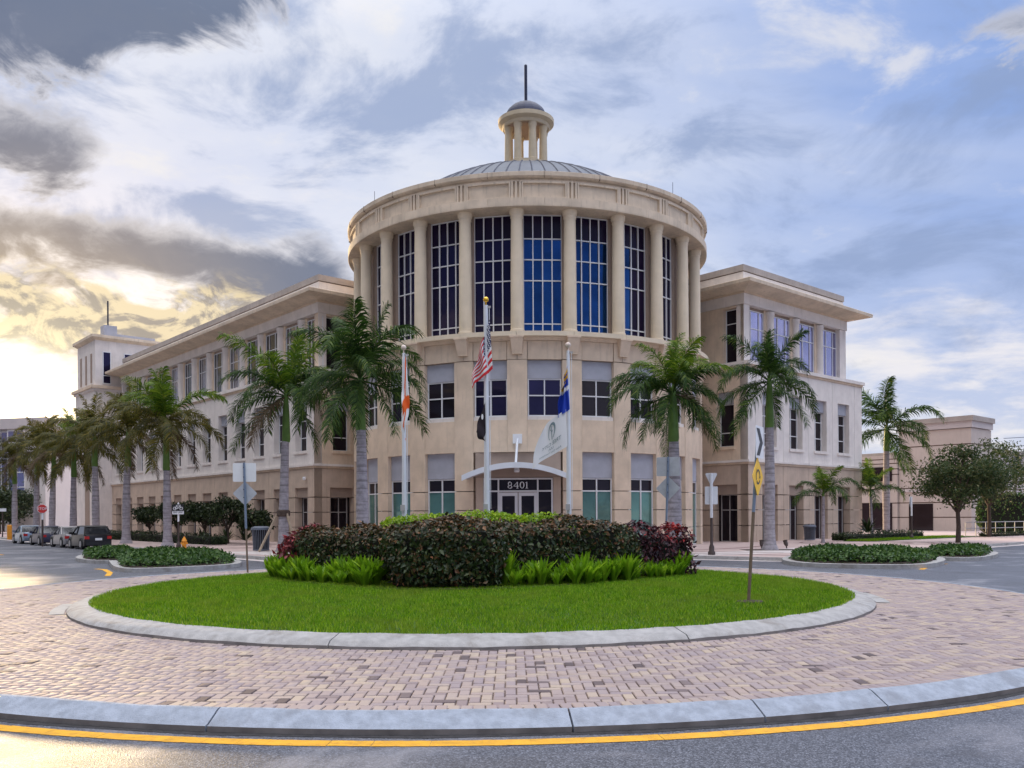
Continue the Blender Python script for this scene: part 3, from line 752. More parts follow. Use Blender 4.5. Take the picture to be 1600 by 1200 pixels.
sp2 = put('spire', MB().lathe([(.085,24.9),(.085,27.1),(.06,27.14)], 10), 'steel_dark', cup)
for a, x in ((0,-7.2),(0,7.4)):
    bp('lightning_rod', MB().tube([(x, -6.6, 17.2), (x, -6.6, 17.75)], .012, 5), 'steel_dark')

# entrance: deep bay across two openings
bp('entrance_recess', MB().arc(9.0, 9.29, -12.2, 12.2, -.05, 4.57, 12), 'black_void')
ye = -9.36
xsE = [-1.55,-.90,.90,1.55]; zsE = [0.05, 2.80, 3.36]
ent = bp('entrance_screen', win_frame(0, zsE, xsE, ye-.03, .07, .1), 'white_frame')
add_panes(ent, zsE, xsE, ye, lambda i, j: None if (i == 1 and j == 0) else 'glass_dark')
for sx in (-1, 1):
    x0, x1 = (.02, .86)
    dm = MB()
    for a, c in ((x0, x0+.13), (x1-.13, x1)): dm.box(sx*a, sx*c, ye-.06, ye, .05, 2.74) if sx > 0 else dm.box(-c, -a, ye-.06, ye, .05, 2.74)
    dm.box(min(sx*x0,sx*x1)+.005, max(sx*x0,sx*x1)-.005, ye-.055, ye-.005, 2.58, 2.735); dm.box(min(sx*x0,sx*x1)+.005, max(sx*x0,sx*x1)-.005, ye-.055, ye-.005, .06, .3)
    d_ = bp('door', dm, 'white_frame')
    put('door_glass', MB().box(min(sx*(x0+.1),sx*(x1-.1)), max(sx*(x0+.1),sx*(x1-.1)), ye-.035, ye-.025, .2, 2.65), 'glass_dark', d_)
    put('door_handle', MB().tube([(sx*.19, ye-.11, .95), (sx*.19, ye-.11, 1.5)], .018, 6), 'aluminium', d_)
for sx in (-1, 1):   # jambs beside the screen
    bp('entrance_jamb', MB().box(min(sx*1.6,sx*1.95), max(sx*1.6,sx*1.95), -9.42, -9.1, 0, 3.5), 'stucco_tan')
bp('entrance_lintel', MB().box(-1.95, 1.95, -9.45, -9.1, 3.42, 4.56), 'stucco_dark')
def text_mesh(s, size, ext=0.01):
    cu = bpy.data.curves.new('lettering', 'FONT'); cu.body = s; cu.size = size; cu.extrude = ext; cu.align_x = 'CENTER'; cu.align_y = 'CENTER'
    o = bpy.data.objects.new('lettering', cu); COL.objects.link(o); bpy.context.view_layer.update()
    me = bpy.data.meshes.new_from_object(o.evaluated_get(bpy.context.evaluated_depsgraph_get()))
    bpy.data.objects.remove(o); bpy.data.curves.remove(cu); me.materials.clear(); return me
# serif digits 8401 as swept strokes
def stroke_digits():
    mb = MB()
    def st(pts, ws):
        n = len(pts)
        for i in range(n-1):
            (x0,y0),(x1,y1) = pts[i], pts[i+1]; w0, w1 = ws[i], ws[i+1]
            L = math.hypot(x1-x0,y1-y0) or 1; nx, ny = -(y1-y0)/L, (x1-x0)/L
            mb.add([(x0-nx*w0,0,y0-ny*w0),(x1-nx*w1,0,y1-ny*w1),(x1+nx*w1,0,y1+ny*w1),(x0+nx*w0,0,y0+ny*w0),
                    (x0-nx*w0,.02,y0-ny*w0),(x1-nx*w1,.02,y1-ny*w1),(x1+nx*w1,.02,y1+ny*w1),(x0+nx*w0,.02,y0+ny*w0)],
                   [(0,1,2,3),(7,6,5,4),(0,4,5,1),(1,5,6,2),(2,6,7,3),(3,7,4,0)])
    def ell(cx, cy, rx, ry, thin, thick, ph=0):
        pts, ws = [], []
        for i in range(21):
            a = 2*math.pi*i/20; pts.append((cx+rx*math.cos(a), cy+ry*math.sin(a))); ws.append(thin + (thick-thin)*abs(math.cos(a+ph)))
        st(pts, ws)
    ell(-.40,.205,.072,.085,.010,.022,.5); ell(-.40,-.0+.03-.02+.045,.088,.0,.0,.0) if False else ell(-.40,.045+.02,.088,.065,.010,.022,.5)
    st([(-.06,.0),(-.06,.29)],[.022,.022]); st([(-.06,.28),(-.235,.095),(-.0,.095)],[.010,.010,.014]); st([(-.11,.0),(-.01,.0)],[.009,.009])
    ell(.155,.145,.085,.145,.010,.024); st([(.37,.0),(.37,.29)],[.023,.023]); st([(.37,.28),(.31,.245)],[.012,.008]); st([(.31,.0),(.43,.0)],[.010,.010])
    return mb
put('street_number', stroke_digits(), 'white_sheet', ent, loc=(0.03, ye-.075, 2.93))
# arched canopy
def canopy():
    mb = MB(); n = 20; W = 2.38
    def zt(x): return 4.02 - 0.56*(x/W)**2
    vs, fs = [], []
    for i in range(n+1):
        x = -W + 2*W*i/n; z = zt(x)
        vs += [(x,-11.15,z),(x,-11.15,z-.24),(x,-11.02,z-.24),(x,-11.02,z-.07),(x,-9.4,z-.07),(x,-9.4,z)]
    for i in range(n):
        for k in range(6): fs.append((i*6+k, i*6+(k+1)%6, i*6+6+(k+1)%6, i*6+6+k))
    fs += [tuple(range(5,-1,-1)), tuple(range(n*6, n*6+6))]
    mb.add(vs, fs); return mb, zt
cm_, zt = canopy()
can = bp('canopy', cm_, 'canopy_white')
for y in (-10.6,-10.2,-9.8):
    put('canopy_rib', MB().tube([(-2.3+4.6*i/14, y, zt(-2.3+4.6*i/14)-.13) for i in range(15)], .06, 6), 'grey_frame', can)
put('canopy_lamp', MB().lathe([(.11,3.62),(.13,3.68),(.10,3.86)], 16, 0, -10.3), 'white_sheet', can)
put('hanger_rod', MB().tube([(0,-11.0,4.0),(0,-9.72,5.15)], .055, 8), 'canopy_white', can)
put('hanger_plate', MB().box(-.21,.21,-9.75,-9.64,4.95,5.38), 'white_sheet', can)
bp('wall_plaque', MB().box(-.17,.17,-9.78,-9.655,1.25,1.62), 'black_paint', 15.0)

# ------------------------------------------------------------------ wings
def wing(origin, rz, sgn, L, depth, centers, inner_c):
    """face frame: x along the long face (times sgn), -Y outwards, +Y into the wing"""
    O = Vector((origin[0], origin[1], 0)); base = dict(loc=O)
    def w(name, me, m=None, x=0.0, parent=None, rot=0.0, y=0.0, **kw):
        if isinstance(me, MB) and sgn < 0 and rot == 0 and not kw.pop('sym', False):
            me.v = [(-a, b_, c) for a, b_, c in me.v]
        kw.pop('sym', None)
        c, s = math.cos(rz), math.sin(rz)
        loc = (O.x + c*x*sgn - s*y, O.y + s*x*sgn + c*y, 0)
        return put(name, me, m, hall, loc=loc, rz=rz + rot, **kw)
    w('wing_core', MB().box(.5, L-.5, .5, depth, -.1, 10.0), 'stucco_dark')
    w('upper_core', MB().box(1.02, L-1.02, 1.02, depth, 10.0, 14.3), 'stucco_dark')
    def boxs(mb, lst):
        for b_ in lst: mb.box(*b_)
        return mb
    H = 1.4; g = .012
    def ground_bay(h0, h1, ow=.78):
        mb = MB()
        for z0, z1 in ((-.1,1.04),(1.08,1.91),(1.95,2.77)):
            mb.box(-h0+g, -ow, 0, .5, z0, z1); mb.box(ow, h1-g, 0, .5, z0, z1)
        mb.box(-h0+g, -ow, 0, .5, 2.82, 4.46); mb.box(ow, h1-g, 0, .5, 2.82, 4.46)
        mb.box(-ow, ow, 0, .5, 3.36, 4.46); return mb
    def first_bay(h0, h1, ow=.72):
        mb = MB()
        mb.box(-h0+g, -ow, 0, .5, 4.72, 9.86); mb.box(ow, h1-g, 0, .5, 4.72, 9.86)
        mb.box(-ow, ow, 0, .5, 8.60, 9.86); mb.box(-ow, ow, 0, .5, 4.72, 5.46); return mb
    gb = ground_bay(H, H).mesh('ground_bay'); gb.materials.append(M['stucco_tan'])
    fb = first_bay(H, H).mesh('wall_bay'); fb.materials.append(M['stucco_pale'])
    gpn = MB().box(-.78,.78,.13,.4,2.80,3.36).mesh('lintel_panel'); gpn.materials.append(M['stucco_dark'])
    fpn = MB().box(-.72,.72,.22,.4,7.92,8.60).mesh('grey_panel'); fpn.materials.append(M['grey_panel'])
    fsl = MB().box(-.80,.80,-.08,.4,5.34,5.50).mesh('sill'); fsl.materials.append(M['stucco_pale'])
    zg, xg = [0.15,1.93,2.78], [-.55,0,.55]
    gw = win_frame(0, zg, xg, .44, .05).mesh('window'); gw.materials.append(M['grey_frame'])
    ggl = MB().box(-.75,.75,.445,.46,.05,2.8).mesh('window_glass'); ggl.materials.append(M['glass_dark'])
    zf_, xf = [5.54,6.3,7.3,7.90], [-.70,0,.70]
    fw = win_frame(0, zf_, xf, .40, .05).mesh('window'); fw.materials.append(M['white_frame'])
    fgl = MB().box(-.72,.72,.41,.425,5.5,7.92).mesh('window_glass'); fgl.materials.append(M['glass_dark'])
    zt_, xt = [10.32,12.35,13.36], [-.86,-.42,.42,.86]
    tw = win_frame(0, zt_, xt, .98, .05).mesh('window'); tw.materials.append(M['white_frame'])
    tgl = MB().box(-.86,.86,.985,1.0,10.3,13.4).mesh('window_glass'); tgl.materials.append(M['glass_sky'])
    tgd = MB().box(-.86,.86,.985,1.0,10.3,13.4).mesh('window_glass'); tgd.materials.append(M['glass_dark'])
    tgk = MB().box(-.86,.86,.985,1.0,10.3,13.4).mesh('window_glass'); tgk.materials.append(M['glass_dusk'])
    tcol = MB().lathe([(.30,10.2),(.30,10.32),(.26,10.36),(.245,13.2),(.28,13.28),(.29,13.5)], 20, 0, .86).mesh('column', True); tcol.materials.append(M['stucco_pale'])
    tpier = MB().box(-.5,.5,.9,1.2,10.2,13.56).mesh('window_pier'); tpier.materials.append(M['stucco'])
    for i, c in enumerate(centers):
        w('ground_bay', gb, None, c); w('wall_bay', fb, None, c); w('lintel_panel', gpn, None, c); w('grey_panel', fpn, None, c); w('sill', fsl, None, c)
        for fm, gm in ((gw, ggl), (fw, fgl), (tw, tgl if sgn > 0 else (tgk if i in (0,1,4,6,8,10) else tgd))):
            wo = w('window', fm, None, c); put('pane', gm, None, wo)
        if i: w('column', tcol, None, c-1.4); w('window_pier', tpier, None, c-1.4)
    a, z_ = centers[0]-1.4, centers[-1]+1.4
    for z0, z1 in ((-.1,1.04),(1.08,1.91),(1.95,2.77),(2.82,4.46)):
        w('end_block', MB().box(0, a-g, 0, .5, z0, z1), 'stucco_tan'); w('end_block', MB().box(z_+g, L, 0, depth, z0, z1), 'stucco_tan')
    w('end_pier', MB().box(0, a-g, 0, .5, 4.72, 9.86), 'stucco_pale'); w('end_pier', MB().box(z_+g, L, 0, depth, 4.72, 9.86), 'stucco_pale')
    w('corner_pier', MB().box(.7, centers[0]-.88, .7, 1.2, 10.2, 13.56), 'stucco_pale'); w('corner_pier', MB().box(centers[-1]+.88, L-.7, .7, depth, 10.2, 13.56), 'stucco_pale')
    # mouldings: bands wrap the near corner
    def wrap(name, z0, z1, out, m, inset=0.0, dd=None):
        mb = MB(); mb.box(inset-out, L-inset+out, inset-out, depth, z0, z1); return w(name, mb, m)
    wrap('band', 4.47, 4.58, .06, 'stucco'); wrap('band', 4.585, 4.715, .14, 'stucco_pale')
    wrap('ledge', 9.865, 9.99, .06, 'stucco'); wrap('ledge', 9.995, 10.19, .16, 'stucco_pale')
    wrap('frieze', 13.57, 14.16, .06, 'stucco_pale', .7); wrap('frieze', 14.165, 14.25, .12, 'stucco', .7)
    # eave: sloped soffit slab
    e = MB(); o1, o0 = 1.22, .1
    def rc(o, z): return [(.7-o, .7-o, z), (L-.7+o, .7-o, z), (L-.7+o, depth+.3, z), (.7-o, depth+.3, z)]
    loft(e, [rc(o0,14.255), rc(o1,14.42), rc(o1+.02,14.60), rc(o1-.02,14.63), rc(.2,14.70)])
    w('eave', e, 'cornice')
    wrap('parapet', 14.66, 15.42, -.1, 'stucco_pale', .7); wrap('parapet_line', 15.42, 15.47, -.14, 'groove', .7); wrap('parapet_cap', 15.47, 15.82, -.06, 'cap_grey', .7)
    # inner face: one bay towards the drum
    r2 = -math.pi/2*sgn
    c, s = math.cos(rz), math.sin(rz)
    def wi(name, me, m=None, t=0.0, par=None):
        # inner frame: x' along +Y of the wing, outward = -x*sgn
        loc = (O.x - s*t, O.y + c*t, 0)
        return put(name, me, m, par or hall, loc=loc, rz=rz + r2)
    ic = inner_c
    nb = ground_bay(ic, 5.5-ic) if sgn < 0 else ground_bay(5.5-ic, ic)
    wi('ground_bay', nb, 'stucco_tan', ic)
    nb = first_bay(ic, 5.5-ic, .58) if sgn < 0 else first_bay(5.5-ic, ic, .58)
    wi('wall_bay', nb, 'stucco', ic)
    wi('lintel_panel', gpn, None, ic); wi('grey_panel', MB().box(-.58,.58,.22,.4,7.92,8.60), 'grey_panel', ic); wi('sill', MB().box(-.66,.66,-.08,.4,5.34,5.50), 'stucco', ic)
    wo = wi('window', gw, None, ic); put('pane', ggl, None, wo)
    zf2, xf2 = [5.54,6.3,7.90], [-.56,.56]
    wo = wi('window', win_frame(0, zf2, xf2, .40, .05), 'white_frame', ic); put('pane', MB().box(-.58,.58,.41,.425,5.5,7.92), 'glass_dark', wo)
    wo = wi('window', win_frame(0, [10.35,12.6,13.4], [-.55,.55], .98, .05), 'white_frame', ic); put('pane', MB().box(-.56,.56,.985,1.0,10.3,13.42), 'glass_dark', wo)
    mb = MB(); mb.box(-ic*1 + .72 if sgn < 0 else -(5.5-ic), -.58, .7, 1.2, 10.2, 13.56); mb.box(.58, (5.5-ic) if sgn < 0 else ic-.72, .7, 1.2, 10.2, 13.56); mb.box(-.58,.58,.7,1.2,13.44,13.56)
    wi('corner_pier', mb, 'stucco', ic)
cent_r = [2.15 + 2.8*k for k in range(4)]
cent_l = [1.55 + 2.8*k for k in range(13)]
wing((12.2, -.3), R(45), 1, 12.9, 15.0, cent_r, 1.5)
wing((-12.2, -.3), R(-45), -1, 37.2, 15.0, cent_l, 1.8)
bp('security_camera', MB().lathe([(.0,3.78),(.09,3.80),(.11,3.9),(.09,3.98)], 12, -12.2-.9*.707-.1, -.3+.9*.707-.1), 'white_sheet')
# connector strips between drum and wings
for sx in (-1, 1):
    mb = MB()
    for z0, z1 in ((-.1,1.05),(1.07,1.92),(1.94,2.79),(2.81,3.75),(3.77,4.7),(4.72,5.7),(5.72,6.7),(6.72,8.7),(8.72,9.9)):
        mb.box(sx*9.4 - .25, sx*9.4 + .25, .6, 2.2, z0, z1)
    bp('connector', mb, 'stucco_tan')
# far end tower
def tower():
    c, s = math.cos(R(-45)), math.sin(R(-45))
    def tp(x, y): return (-12.2 + c*x - s*y, -.3 + s*x + c*y, 0)
    loc = tp(-37.0, -1.45)
    def t(name, mb, m, par=None): return put(name, mb, m, par or hall, loc=loc, rz=R(-45))
    # local: x negative = further along the street, y positive = into the wing
    tw_ = t('tower', MB().box(-5.8, 0, 0, 7.4, -.1, 12.9), 'stucco_pale')
    t('tower_upper', MB().box(-5.65, -.15, .15, 7.25, 13.35, 17.4), 'stucco_pale')
    t('tower_band', MB().box(-5.95, .15, -.15, 7.55, 12.9, 13.1), 'stucco_pale'); t('tower_band', MB().box(-6.1, .3, -.3, 7.7, 13.1, 13.35), 'stucco')
    e = MB(); loft(e, [[(-5.7,.1,17.4),(-.1,.1,17.4),(-.1,7.3,17.4),(-5.7,7.3,17.4)], [(-6.0,-.2,17.62),(.2,-.2,17.62),(.2,7.6,17.62),(-6.0,7.6,17.62)], [(-6.0,-.2,17.85),(.2,-.2,17.85),(.2,7.6,17.85),(-6.0,7.6,17.85)]])
    t('tower_cornice', e, 'cornice'); t('roof_plant', MB().box(-4.6,-1.0,1.2,5.6,17.85,18.3), 'grey_panel'); t('roof_box', MB().box(-1.6,-.5,1.0,2.1,17.85,18.9), 'grey_panel')
    t('antenna', MB().tube([(-1.1,1.5,18.8),(-1.1,1.5,21.2)], .07, 6), 'steel_dark')
    for y in (1.1, 2.9, 4.7):
        wo = t('window', win_frame(0, [13.6,14.3,16.4], [-.32,.32], 0, .07), 'white_frame'); wo.rotation_euler = (0,0,R(45)); L0 = Vector(loc)
        # right-hand face looks along +x
        wo.location = L0 + Vector((c*(-.12) - s*y, s*(-.12) + c*y, 0)); put('pane', MB().box(-.32,.32,-.01,.02,13.6,16.4), 'glass_violet', wo)
    for x in (-1.3,-2.9,-4.5): t('slit', MB().box(x-.2, x+.2, .1, .17, 13.7, 16.3), 'stucco_dark')
    t('tower_slot', MB().box(-2.9,-1.5,-.03,.2,0,11.4), 'stucco_dark')
tower()

# ================================================================== planting helpers
def leaf_quads(P, Nrm, size, asp=0.55, droop=0.5, jit=0.6, fold=0.25):
    """one folded leaf (two triangles) per point: P (n,3), Nrm outward (n,3), size (n,)"""
    n = len(P); up = np.array([0,0,1.0])
    N = Nrm + rng.normal(0, jit, (n,3)); N /= np.linalg.norm(N, axis=1, keepdims=True) + 1e-9
    D = rng.normal(0, 1, (n,3)); D[:,2] -= droop*1.6; D -= N*np.sum(D*N, 1, keepdims=True); D /= np.linalg.norm(D, axis=1, keepdims=True) + 1e-9
    S = np.cross(D, N); s = size[:,None]
    V = np.zeros((n,4,3))
    V[:,0] = P; V[:,1] = P + D*s*0.45 + S*s*asp*0.5 + N*s*fold*0.5
    V[:,2] = P + D*s - N*s*fold*0.4; V[:,3] = P + D*s*0.45 - S*s*asp*0.5 + N*s*fold*0.5
    F = (np.arange(n)*4)[:,None] + np.array([[0,1,2,3]])
    T = np.concatenate([F[:,[0,1,2]], F[:,[0,2,3]]])
    return V.reshape(-1,3), T
def leaf_mesh(name, P, N, size, m, **kw):
    V, F = leaf_quads(P, N, size, **kw); me = np_mesh(name, V, F); me.materials.append(M[m]); return me

def superbox(n, hx, hy, h, lump=0.06):
    """points and normals over the top and sides of a rounded lumpy box, base at z 0"""
    u = rng.normal(0,1,(n,3)); u /= np.linalg.norm(u,axis=1,keepdims=True)
    k = (np.abs(u)**5).sum(1)**(1/5.0); q = u/k[:,None]
    P = q*np.array([hx, hy, h/2]) ; P[:,2] += h/2
    l = lump*(np.sin(P[:,0]*5+1)*np.cos(P[:,1]*4) + np.sin(P[:,2]*6+P[:,0]*3))
    N = np.sign(q)*np.abs(q)**4/np.array([hx,hy,h/2]); N /= np.linalg.norm(N,axis=1,keepdims=True)
    P += N*(l + rng.uniform(-.09,.03,n))[:,None]
    return P, N
def hedge(name, label, cx, cy, hx, hy, h, rz, dens, size, m, cat='hedge', group=None, top=None, z0=0.33, tsize=None, stuffname='foliage', lump=.06):
    t = thing(name, label, cat, (cx, cy, z0), rz, group)
    area = 2*h*2*(hx+hy)*1.0 + 4*hx*hy; n = int(area*dens)
    P, N = superbox(n, hx, hy, h, lump)
    sz = (rng.uniform(.45,1.0,n) + .55*(rng.uniform(0,1,n) > .8))*size
    if top:
        sel = (P[:,2] > h*0.90 + rng.uniform(-.22,.16,n)*h)
        put(stuffname, leaf_mesh(name, P[~sel], N[~sel], sz[~sel], m), None, t, kind='stuff')
        put('top_growth', leaf_mesh(name, P[sel], N[sel] + np.array([0,0,.3]), sz[sel], top, droop=-.1), None, t, kind='stuff')
    else: put(stuffname, leaf_mesh(name, P, N, sz, m), None, t, kind='stuff')
    V, F = [], []
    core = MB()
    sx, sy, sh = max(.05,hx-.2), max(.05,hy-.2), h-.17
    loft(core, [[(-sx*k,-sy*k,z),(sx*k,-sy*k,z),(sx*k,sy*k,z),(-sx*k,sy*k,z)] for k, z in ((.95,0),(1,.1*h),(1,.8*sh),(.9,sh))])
    put('dark_core', core, 'leafcore', t)  # solid near-black block fills the hedge; its dark inside is set by colour
    return t
def lz(x, y): return float(lawn_z(np.array(x), np.array(y)))

# soil bed below the planting
bed = [(-5.7,19.6),(-4.6,17.6),(-3.3,16.2),(-2.3,15.25),(-1.2,15.05),(0.0,15.2),(1.2,16.0),(2.6,17.6),(3.9,19.6),(4.5,21.2),(3.0,21.8),(-1,22.2),(-4.5,21.5)]
put('planting_bed', MB().add([(x,y,lz(x,y)+.02) for x,y in bed]+[(-0.7,18.6,lz(-.7,18.6)+.03)], [(i,(i+1)%len(bed),len(bed)) for i in range(len(bed))]), 'soil', kind='structure')
# clipped copperleaf hedges
hedge('copperleaf_hedge', 'tall clipped dark green and copper hedge block jutting out at the front of the island', -1.22, 16.25, 1.08, .95, 1.22, 0.02, 950, .10, 'copper_leaf', top='rust_leaf')
hedge('copperleaf_hedge', 'dark copper hedge between the red bush and the front hedge block', -3.25, 18.05, 1.45, .6, 1.07, R(-38), 900, .10, 'copper_leaf', top='rust_leaf')
hedge('copperleaf_hedge', 'dark copper hedge between the front hedge block and the purple bushes', 0.98, 17.35, 1.62, .62, 1.21, R(28), 900, .10, 'copper_leaf', top='rust_leaf')
hedge('red_bush', 'crimson-leaved bush at the left end of the island hedge', -4.62, 19.3, .48, .5, 1.02, 0.4, 420, .13, 'red_leaf', 'bush', lump=.1)
hedge('purple_bush', 'dark purple bush beside the right end of the copper hedge', 2.55, 18.7, .58, .5, 1.05, .5, 420, .12, 'purple_leaf', 'bush', lump=.1)
hedge('purple_bush', 'purple bush with scarlet top leaves at the far right of the island hedge', 3.38, 19.5, .6, .55, 1.0, .6, 420, .12, 'purple_leaf', 'bush', top='scarlet_leaf', lump=.1)
hedge('lime_hedge', 'bright lime green hedge behind the copper hedge around the flagpoles', -.68, 18.75, 2.15, .55, 1.38, 0, 600, .085, 'lime_leaf', lump=.03)
# sword ferns
def fern_mesh(seed, nf=34, L=.46):
    r_ = np.random.default_rng(seed); V, F = [], []
    for k in range(nf):
        a = r_.uniform(0, 2*np.pi); l = L*r_.uniform(.75,1.15); lean = r_.uniform(.08,.75); w = .032*r_.uniform(.8,1.2)
        d = np.array([np.cos(a), np.sin(a)]); sd = np.array([-d[1], d[0]])
        o = len(V)
        for i in range(6):
            t = i/5; r2 = lean*l*(t**1.4)*.9; z = l*(t - .28*lean*t*t)
            ww = w*(0.45 + 1.6*t)*(1-t**3) + .002
            p = d*(r2 + .04)
            tw_ = .012*math.sin(t*9+k)
            V.append([p[0]+sd[0]*ww, p[1]+sd[1]*ww, z+tw_]); V.append([p[0], p[1], z-.012]); V.append([p[0]-sd[0]*ww, p[1]-sd[1]*ww, z-tw_])
        for i in range(5):
            q = o+i*3; F += [[q,q+1,q+4,q+3],[q+1,q+2,q+5,q+4]]
    me = np_mesh('fern_clump', np.array(V), np.array(F)); me.materials.append(M['fern']); return me
fm = [fern_mesh(s, 22+5*s, .40+.025*s) for s in range(6)]
def fern_row(pts, label, group, rows):
    for (x0,y0),(x1,y1) in zip(pts[:-1], pts[1:]):
        L = math.hypot(x1-x0, y1-y0); n = max(1, round(L/.30))
        for i in range(n):
            for off in rows:
                t = (i + rnd.uniform(-.2,.2))/n; nx, ny = -(y1-y0)/L, (x1-x0)/L
                x, y = x0+(x1-x0)*t + nx*off + rnd.uniform(-.06,.06), y0+(y1-y0)*t + ny*off + rnd.uniform(-.06,.06)
                s = rnd.uniform(.58,1.1)*(1 if off == rows[0] else 1.15)
                put('fern_clump', rnd.choice(fm), None, loc=(x,y,lz(x,y)), rz=rnd.uniform(0,6.28), scale=(s,s,s*rnd.uniform(.9,1.1)), label=label, cat='fern', group=group)
fern_row([(-5.35,19.2),(-4.5,17.75),(-3.4,16.55),(-2.45,15.6)], 'lime green upright fern clump in the row left of the front hedge block', 'ferns left of the hedge block', (0,.32))
fern_row([(0.05,15.65),(1.1,16.0),(2.2,17.0),(3.2,18.3),(3.95,19.5)], 'lime green upright fern clump in the row right of the front hedge block', 'ferns right of the hedge block', (0,.34))

# ================================================================== palms
def frond_mesh(e0, curl, L, seed, m, nl=88, ll=.66, hang=.5):
    r_ = np.random.default_rng(seed); V, F = [], []
    pts, tans = [], []; p = np.array([0.,0.]); e = e0; S = 40
    for i in range(S+1):
        pts.append(p.copy()); tans.append(np.array([math.cos(e), math.sin(e)])); p = p + tans[-1]*L/S; e -= curl/S*(0.25 + 1.5*i/S)
    for i in range(0, S, 4):
        o = len(V); a, c = pts[i], pts[i+4]; w0, w1 = .034*(1-i/S)+.006, .034*(1-(i+4)/S)+.006
        V += [[a[0],w0,a[1]],[a[0],-w0,a[1]],[a[0],0,a[1]-w0*1.4],[c[0],w1,c[1]],[c[0],-w1,c[1]],[c[0],0,c[1]-w1*1.4]]
        F += [[o,o+1,o+4,o+3],[o+1,o+2,o+5,o+4],[o+2,o,o+3,o+5]]
    for k in range(nl):
        t = .13 + .87*k/nl
        for sd in (-1,1):
            i = min(S, int(min(1, max(0, t + r_.uniform(-.008,.008)))*S)); q, tn = pts[i], tans[i]; nm = np.array([-tn[1], tn[0]])
            l = ll*(.45 + .55*math.sin(math.pi*min(1, t*.8+.18)))*r_.uniform(.8,1.15)
            fw = .45 + .75*t + r_.uniform(-.15,.2); lift = r_.choice([.55, .25, -.05, -.3]) + r_.uniform(-.15,.15); w = .0205*r_.uniform(.8,1.25)
            d = np.array([tn[0]*fw + nm[0]*lift, sd*.85, tn[1]*fw + nm[1]*lift]); d /= np.linalg.norm(d)
            b0 = np.array([q[0],0,q[1]]); g = np.array([0,0,-1.0]); h_ = hang*r_.uniform(.7,1.35)
            b1 = b0 + d*l*.42; d2 = d + g*h_; d2 /= np.linalg.norm(d2); b2 = b1 + d2*l*.34
            d3 = d2 + g*h_*1.2; d3 /= np.linalg.norm(d3); b3 = b2 + d3*l*.3
            s_ = np.array([tn[0],0,tn[1]])*w + np.array([0,0,1])*w*.25*sd
            o = len(V); V += [b0-s_*.7, b0+s_*.7, b1+s_, b1-s_, b2+s_*.75, b2-s_*.75, b3+s_*.1, b3-s_*.1]
            F += [[o,o+1,o+2,o+3],[o+3,o+2,o+4,o+5],[o+5,o+4,o+6,o+7]]
    me = np_mesh('frond', np.array([list(v) for v in V]), np.array(F)); me.materials.append(M[m]); return me
# shapes: spear, upright, arching, spreading, low, hanging
FSH = ((86,25),(76,70),(64,105),(50,125),(34,130),(16,120),(-4,100),(-30,62))
FR = {}
for m in ('palm_leaf','palm_yellow','palm_dry','palm_brown'):
    FR[m] = [[frond_mesh(R(e+dv), R(c+dv*2), 2.9, 10+i+100*k, m) for i, (e, c) in enumerate(FSH)] for k, dv in enumerate((0, -7))]
def palm(name, label, base, ztrunk, zshaft, r0, fl, nf, tilt=None, m='palm_leaf', seed=0, group='royal palms around the civic building', low=1.0, flare=True, mtop=None, shaft='crownshaft'):
    rp = random.Random(seed); t = thing(name, label, 'palm tree', base, 0, group)
    H, Hs = ztrunk - base[2], zshaft - base[2]
    bend = (rp.uniform(-.16,.16), rp.uniform(-.16,.16)) if tilt is None else tilt
    def off(z): f = (z/Hs)**1.6; return bend[0]*f, bend[1]*f
    mb = MB(); n = max(24, int(H/.13)); N = 18; vs, fs = [], []
    bl_ = rp.uniform(.25,.6); ph = rp.uniform(0,6)
    for i in range(n+1):
        z = H*i/n; r = r0*(1.0 + (.75*math.exp(-z/.22) + .12*math.exp(-z/.9) if flare else .15*math.exp(-z/.3)) + .10*math.exp(-((z/H-bl_)/.2)**2) - .20*(z/H)**3)
        r *= 1 + (.022 if i % 2 else -.016) + .012*math.sin(i*1.7+ph); ox, oy = off(z)
        for k in range(N):
            a = 2*math.pi*k/N; vs.append((ox + r*math.cos(a), oy + r*math.sin(a), z + .012*math.sin(a*2+i)))
    for i in range(n):
        for k in range(N): fs.append((i*N+k, i*N+(k+1)%N, (i+1)*N+(k+1)%N, (i+1)*N+k))
    fs.append(tuple(range(n*N, n*N+N))); put('trunk', mb.add(vs, fs).mesh('trunk', True), 'trunk', t)
    ox, oy = off(Hs)
    if Hs > H:
        o2 = off(H); prof = [(r0*.80, H-.02),(r0*.94, H+.12),(r0*.74, H+.6*(Hs-H)),(r0*.45, Hs),(r0*.2, Hs+.25)]
        put('crownshaft', MB().lathe(prof, 14, (ox+o2[0])/2, (oy+o2[1])/2).mesh('crownshaft', True), shaft, t)
    a0 = rp.uniform(0, 6.28)
    for k in range(nf):
        f = (k+.5)/nf
        i = min(7, int((f**0.85)*7.99*low)); az = a0 + k*2.39996 + rp.uniform(-.3,.3)
        mm = mtop if (mtop and i < 3) else m
        if i >= 6 and rp.random() < .12: mm = 'palm_brown'
        s = fl/2.9*rp.uniform(.82,1.1)*(1.0 if i else .8)
        put('frond', FR[mm][rp.randint(0,1)][i], None, t, loc=(ox + r0*.2*math.cos(az), oy + r0*.2*math.sin(az), Hs - .12 + .15*(1-f)), rot=(rp.uniform(-.3,.3), rp.uniform(-.12,.12), az), scale=(s,s*rp.uniform(.9,1.1),s))
    return t
def base_at(px, d, z=PZ): u, v = ray(px, 850); return (u*d, d, z)
def zpx(px, py, d): return at(px, py, d).z
def palm_px(name, label, px, d, ysh0, ysh1, r0, fl, nf, **kw):
    return palm(name, label, base_at(px, d), zpx(px, ysh0, d), zpx(px, ysh1, d), r0, fl, nf, **kw)
